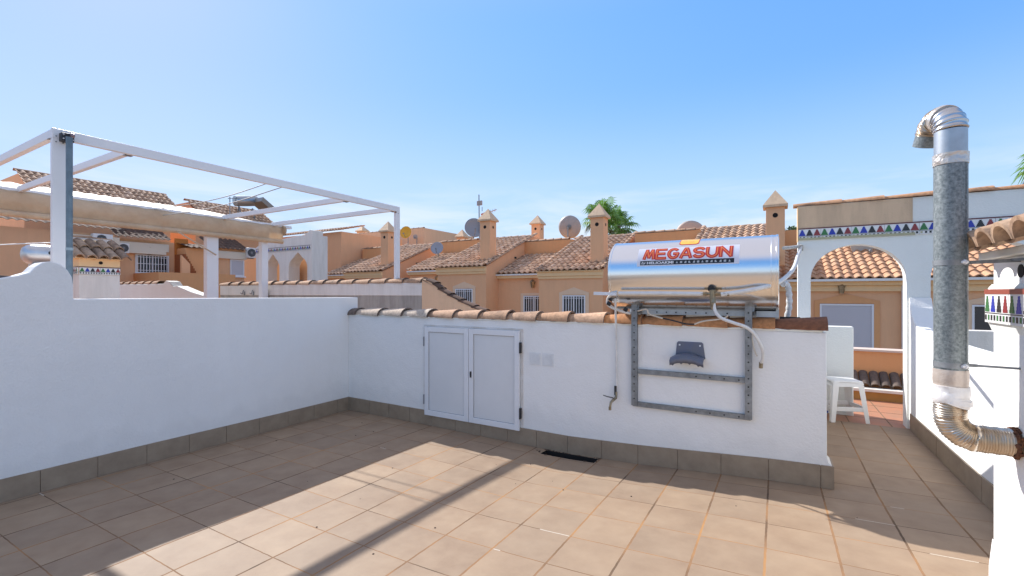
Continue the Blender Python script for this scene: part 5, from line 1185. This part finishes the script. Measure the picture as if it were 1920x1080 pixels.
# air conditioners
def aircon(px0, px1, py0, py1, Xw, label, front=True):
    p0, p1 = AX(px0, py0, Xw), AX(px1, py1, Xw); t_ = thing('air_conditioner', ((p0.x), (p0.y+p1.y)/2, p1.z), label, 'air conditioner', 'outdoor units on the far left house')
    m_ = MB(); m_.box((Xw-.28, p0.y, p1.z), (Xw, p1.y, p0.z)); m_.build('casing', PVC, t_, bevel=.02)
    hh_ = (p0.z-p1.z); cy_ = p0.y+(p1.y-p0.y)*.42
    m_ = MB(); m_.disc((Xw+.004, cy_, (p0.z+p1.z)/2), (1, 0, 0), hh_*.40, 24, .006); o_ = m_.build('fan_grille', mat('fan_dark', (.05, .055, .06), .6), t_)
    m_ = MB(); 
    for k_ in range(5): m_.box((Xw+.011, cy_-hh_*.36, p1.z+hh_*(.18+.15*k_)), (Xw+.016, cy_+hh_*.36, p1.z+hh_*(.20+.15*k_)))
    m_.disc((Xw+.014, cy_, (p0.z+p1.z)/2), (1, 0, 0), hh_*.12, 12, .004); m_.build('grille_bars', mat('fan_grey', (.2, .21, .22), .6), o_)
    m_ = MB(); m_.box((Xw-.28, p0.y+.1, p1.z-.04), (Xw-.02, p0.y+.14, p1.z-.001)); m_.box((Xw-.28, p1.y-.14, p1.z-.04), (Xw-.02, p1.y-.1, p1.z-.001)); m_.build('bracket', STEEL, t_)
aircon(175, 212, 437, 458, XH+.32, 'white air conditioner with round fan above the small tiled chimney')
aircon(224, 243, 455, 475, XH-.5, 'white air conditioner in shade beside the barred window')
aircon(466, 480, 464, 484, XH-.5, 'narrow air conditioner at the left end of the white arcade')
# distant solar heater
sp_ = AX(455, 381, -25.5); t = thing('solar_water_heater', sp_, 'small grey solar heater with sloping collector on a far tiled roof', 'water heater')
a_ = AX(441, 377, -25.5); b_ = AX(480, 377, -25.5); cc_ = (a_+b_)/2
m_ = MB(); m_.tube([a_+Vector((.0, -.03, 0)), a_, (a_+b_)/2, b_, b_+Vector((0, .03, 0))], [.15, .28, .29, .28, .15], 24); m_.build('tank', mat('dull_tank_steel', (.38, .42, .45), .35, .8), t, smooth=50)
e0, e1 = AX(478, 374, -25.2), AX(500, 393, -25.2); m_ = MB(); m_.obox((e0+e1)/2+Vector((.2, 0, -.05)), (e1-e0)/2, Vector((.5, 0, 0)), Vector((0, .05, .12))); m_.build('collector', mat('brown_grey_metal', (.28, .24, .20), .4, .5), t)
m_ = MB()
for yy in (a_.y+.2, b_.y-.2): m_.bar((a_.x, yy, a_.z-.25), (a_.x+.3, yy, a_.z-1.1), .05); m_.bar((a_.x, yy, a_.z-.25), (a_.x-.3, yy, a_.z-1.1), .05)
m_.build('frame', STEEL, t)
mp_ = AX(431, 385, -25); m_ = MB(); m_.tube([mp_+Vector((0, 0, -1)), mp_+Vector((0, 0, .45))], .025, 6); m_.bar(mp_+Vector((0, -.1, .35)), mp_+Vector((0, .5, .45)), .03); m_.bar(mp_+Vector((0, .25, .2)), mp_+Vector((0, .35, .5)), .03); tag(m_.build('roof_mast', STEEL), 'thin metal mast with short arm left of the far solar heater', 'mast')

# dishes
def dish(px_, py_, rpx, Y, m, label, face=(0, -1, .35), flat=.35, back=True, zb=None, asp=1.0):
    p = AY(px_, py_, Y); D = (p-Vector((0, 0, H))).dot(FW); r = rpx/FPX*D
    n_ = Vector(face).normalized(); u = n_.orthogonal().normalized(); v = n_.cross(u)
    t_ = thing('satellite_dish', (p.x, p.y, p.z-r*1.4), label, 'satellite dish', 'satellite dishes on the roofs')
    m_ = MB(); K1, K2 = 6, 30; rg = []
    for i in range(K1+1):
        rr_ = r*i/K1; dep = flat*r*(i/K1)**2*.6
        rg.append([p+n_*dep+(u*math.cos(2*math.pi*j/K2)+v*math.sin(2*math.pi*j/K2))*rr_ for j in range(K2)])
    for i in range(K1):
        for j in range(K2): m_.face([rg[i][j], rg[i][(j+1) % K2], rg[i+1][(j+1) % K2], rg[i+1][j]] if i else [rg[0][0], rg[1][(j+1) % K2], rg[1][j]])
    o = m_.build('reflector', m, t_, smooth=60); sd = o.modifiers.new('solid', 'SOLIDIFY'); sd.thickness = .02
    m_ = MB(); m_.disc(p-n_*.06, n_, r*.22, 10, .02); m_.bar(p-n_*.08, p-n_*.22+Vector((0, 0, -r*.1)), .08, .08); m_.build('mount', STEEL, t_)
    base = p-n_*.22; m_ = MB(); m_.tube([base+Vector((0, 0, r*.1)), (base.x, base.y, (zb if zb is not None else p.z-r*1.4))], .03, 8); m_.build('mast', STEEL, t_)
    lnb = p+n_*r*1.05+Vector((0, 0, -r*.35)); m_ = MB(); m_.bar(p+Vector((0, 0, -r*.95))+n_*.12*r, lnb, .025); m_.tube([lnb, lnb-n_*.1], .04, 8); m_.build('feed_arm', STEEL, t_)
    return t_
away = (-.25, .8, .5)
dish(762, 436, 11.5, 21.5, YELD, 'bright yellow round satellite dish above the left roof', face=(.25, -1, .1), zb=3.6)
dish(779, 444, 4.5, 23.5, GREYD, 'tiny pale dish just right of the yellow dish', face=(.3, -1, .1), zb=3.7)
dish(820, 466, 12, 18.6, mat('blue_grey_dish', (.30, .33, .38), .5), 'blue grey dish mounted on the orange side wall in the middle', face=(.45, -1, .3), zb=3.1)
dish(889, 428, 18.5, 20.8, mat('cool_grey_dish', (.26, .28, .31), .5), 'grey dish half hidden behind the chimney under the antenna', face=(.75, -.8, .2), zb=4.0)
dish(1067, 426, 21.5, 20.8, GREYD, 'large grey dish seen from behind, left of the palm', face=(-.12, 1, .22), zb=3.6)
dish(1294, 441, 26.5, 21.0, mat('tan_dish', (.46, .38, .32), .6), 'large tan dish rising behind the top of the steel tank', face=(-.1, 1, .3), zb=3.2)
dish(1625, 459, 26, 19.2, mat('beige_dish', (.50, .44, .37), .6), 'beige dish hanging in the top of the arch opening', face=(.1, -1, -.15), zb=2.9)
# antenna
t = thing('antenna', AY(899, 440, 20.9), 'tall antenna mast with grey box and orange tipped aerial in the middle', 'antenna')
b0 = AY(899, 440, 20.9); b1 = AY(898, 365, 20.9); m_ = MB(); m_.tube([b0-Vector((0, 0, .5)), b1], .03, 8); m_.build('mast', STEEL, t)
q_ = AY(900, 381, 20.85); m_ = MB(); m_.box((q_.x-.17, q_.y-.08, q_.z-.13), (q_.x+.17, q_.y, q_.z+.13)); m_.build('amplifier_box', GREYD, t, bevel=.02)
g0, g1 = AY(902, 403, 20.8), AY(931, 393, 20.6); m_ = MB(); m_.bar(g0, g1, .04); 
for k_ in range(6): c_ = g0.lerp(g1, .2+.14*k_); m_.bar(c_+Vector((0, 0, -.10)), c_+Vector((0, 0, .10)), .015)
o = m_.build('aerial', mat('pale_aerial', (.55, .5, .5), .5), t); m_ = MB(); m_.bar(g0+Vector((.05, -.03, .02)), g0.lerp(g1, .45)+Vector((0, -.03, 0)), .07); m_.build('aerial_sleeve', mat('orange_red_plastic', (.65, .10, .04), .5), o)
m_ = MB(); p_ = AY(904, 392, 20.8); m_.bar(p_-Vector((0, 0, .12)), p_+Vector((0, 0, .12)), .03); m_.build('short_rod', PALES, t)
# white hose behind tank at right
hs = thing('wrapped_pipe', AY(1478, 598, 4.35), 'white wrapped pipe hanging behind the right end of the tank', 'pipe')
m_ = MB(); pts = [AY(1468, 533, 4.3), AY(1474, 532, 4.35), AY(1478, 540, 4.35), AY(1480, 560, 4.35), AY(1479, 580, 4.35), AY(1475, 597, 4.35)]
pp = bez(pts, 6); m_.tube(pp, [.022+.003*math.sin(k_*1.7) for k_ in range(len(pp))], 12); m_.build('wrapping', mat('frayed_white_wrap', (.72, .74, .74), .7, var=.2, scale=20, bump=.6, bscale=40), hs, smooth=60)
m_ = MB(); m_.bar(AY(1464, 596, 4.3), AY(1500, 597, 4.32), .02, .02); m_.bar(AY(1462, 597, 4.3), AY(1480, 598, 4.3), .03, .03); m_.build('black_fitting', BLACKP, hs)

# ================================================================= TREES
LEAF = mat('palm_leaf', (.10, .24, .035), .5, col2=(.20, .36, .07), scale=2.5, trans=.4)
LEAFD = mat('dry_palm_leaf', (.14, .15, .06), .8, var=.3, scale=3)
TRUNK = mat('palm_trunk', (.16, .11, .07), .9, col2=(.08, .055, .04), scale=8, bump=.8, bscale=12, bdist=.03)
def fan_palm(p, r, trunk_to, label, nl=30, seed=1):
    rnd = random.Random(seed); p = Vector(p); t_ = thing('fan_palm', (p.x, p.y, trunk_to), label, 'palm tree')
    m_ = MB(); N_ = 12; m_.tube([(p.x+.15*math.sin(k_*.5), p.y, trunk_to+(p.z-trunk_to)*k_/N_) for k_ in range(N_+1)], [.30-.10*k_/N_+(.02 if k_ % 2 else 0) for k_ in range(N_+1)], 12); m_.build('trunk', TRUNK, t_, smooth=50)
    cm_, dm = MB(), MB()
    for k_ in range(nl):
        az = k_*2.399+rnd.uniform(-.3, .3); el_ = math.radians(85-130*((k_+.5)/nl)**.8+rnd.uniform(-8, 8))
        d0 = Vector((math.cos(az)*math.cos(el_), math.sin(az)*math.cos(el_), math.sin(el_))); L1 = r*rnd.uniform(.38, .66)
        b0 = p+Vector((0, 0, rnd.uniform(-.2, .2))); hub = b0+d0*L1+Vector((0, 0, -.10*L1*math.cos(el_)))
        tgt = dm if el_ < -.45 else cm_; m2 = tgt; m2.bar(b0, hub, .035)
        sdv = d0.cross(Vector((0, 0, 1))); sdv = sdv.normalized() if sdv.length > .1 else Vector((1, 0, 0)); nrm = sdv.cross(d0).normalized()
        L2 = r*rnd.uniform(.50, .64); ns = 16
        for j in range(ns):
            a = math.radians(-120+240*j/(ns-1)); dd_ = d0*math.cos(a)+sdv*math.sin(a); ln = L2*(1-.25*abs(a)/2.1)*rnd.uniform(.9, 1.05)
            wv = (d0*-math.sin(a)+sdv*math.cos(a))*(.045*r/1.4); mid = hub+dd_*ln*.6+nrm*.05; tip = hub+dd_*ln+Vector((0, 0, -ln*rnd.uniform(.22, .5)))
            fold = nrm*.02
            m2.face([hub, mid-wv, mid+fold, ]); m2.face([hub, mid+fold, mid+wv]); m2.face([mid-wv, tip, mid+fold]); m2.face([mid+fold, tip, mid+wv])
    cm_.build('crown', LEAF, t_); dm.build('dead_skirt', LEAFD, t_)
    return t_
p = AY(1128, 408, 30); fan_palm(p, 1.55, GZ0, 'fan palm crown standing behind the tall chimney left of the tank', seed=3)
p = AY(1160, 424, 33); fan_palm(p, 1.45, GZ0, 'lower darker fan palm overlapping the ridge right of the tall chimney', seed=5)
p = AY(1990, 300, 21); fan_palm(p, 1.1, GZ0, 'palm whose frond tips enter at the right edge of the sky', seed=9)
TL = mat('tree_leaf', (.06, .11, .03), .6, col2=(.10, .17, .05), scale=3)
def bush(px_, py_, Y, r, label, seed):
    rnd = random.Random(seed); p = AY(px_, py_, Y); t_ = thing('leafy_tree', (p.x, p.y, GZ0), label, 'tree')
    m_ = MB(); m_.tube([(p.x, p.y, GZ0), (p.x+.1, p.y, (GZ0+p.z)/2), (p.x, p.y, p.z)], [.22, .16, .06], 8)
    for k_ in range(5): a = k_*1.3; m_.tube([(p.x, p.y, p.z-1), (p.x+math.cos(a)*r*.6, p.y+math.sin(a)*r*.6, p.z-.2)], [.07, .02], 6)
    m_.build('trunk', TRUNK, t_)
    m_ = MB(); cl = [(rnd.uniform(-1, 1)*r, rnd.uniform(-.7, .7)*r, rnd.uniform(-1, .1)*r*.8, rnd.uniform(.25, .5)*r) for _ in range(14)]
    for k_ in range(1600):
        c = rnd.choice(cl); v = Vector((rnd.gauss(0, 1), rnd.gauss(0, 1), rnd.gauss(0, 1))).normalized()*c[3]*rnd.uniform(.6, 1.05); q = p+Vector((c[0], c[1], c[2]))+v
        a = Vector((rnd.uniform(-1, 1), rnd.uniform(-1, 1), rnd.uniform(-1, 1))).normalized()*.13; b = a.orthogonal().normalized()*.06; m_.face([q-a, q+b, q+a, q-b])
    m_.build('crown', TL, t_); return t_
bush(1487, 436, 34, 1.0, 'green tree top showing between the last chimney and the arch', 4)

# ================================================================= GROUND
mb = MB(); S_ = 600
for i in range(12):
    for j in range(12): mb.face([(-S_+i*100, -S_+j*100, GZ0), (-S_+(i+1)*100, -S_+j*100, GZ0), (-S_+(i+1)*100, -S_+(j+1)*100, GZ0), (-S_+i*100, -S_+(j+1)*100, GZ0)])
tag(mb.build('ground', mat('dry_ground', (.24, .19, .14), .95, col2=(.17, .14, .10), scale=.3)), kind='structure')
mb = MB(); mb.box((-30, 9.6, GZ0+.001), (30, 14.6, GZ0+.12)); tag(mb.build('street_paving', mat('street_paving', (.22, .20, .18), .9, var=.2, scale=1)), kind='structure')
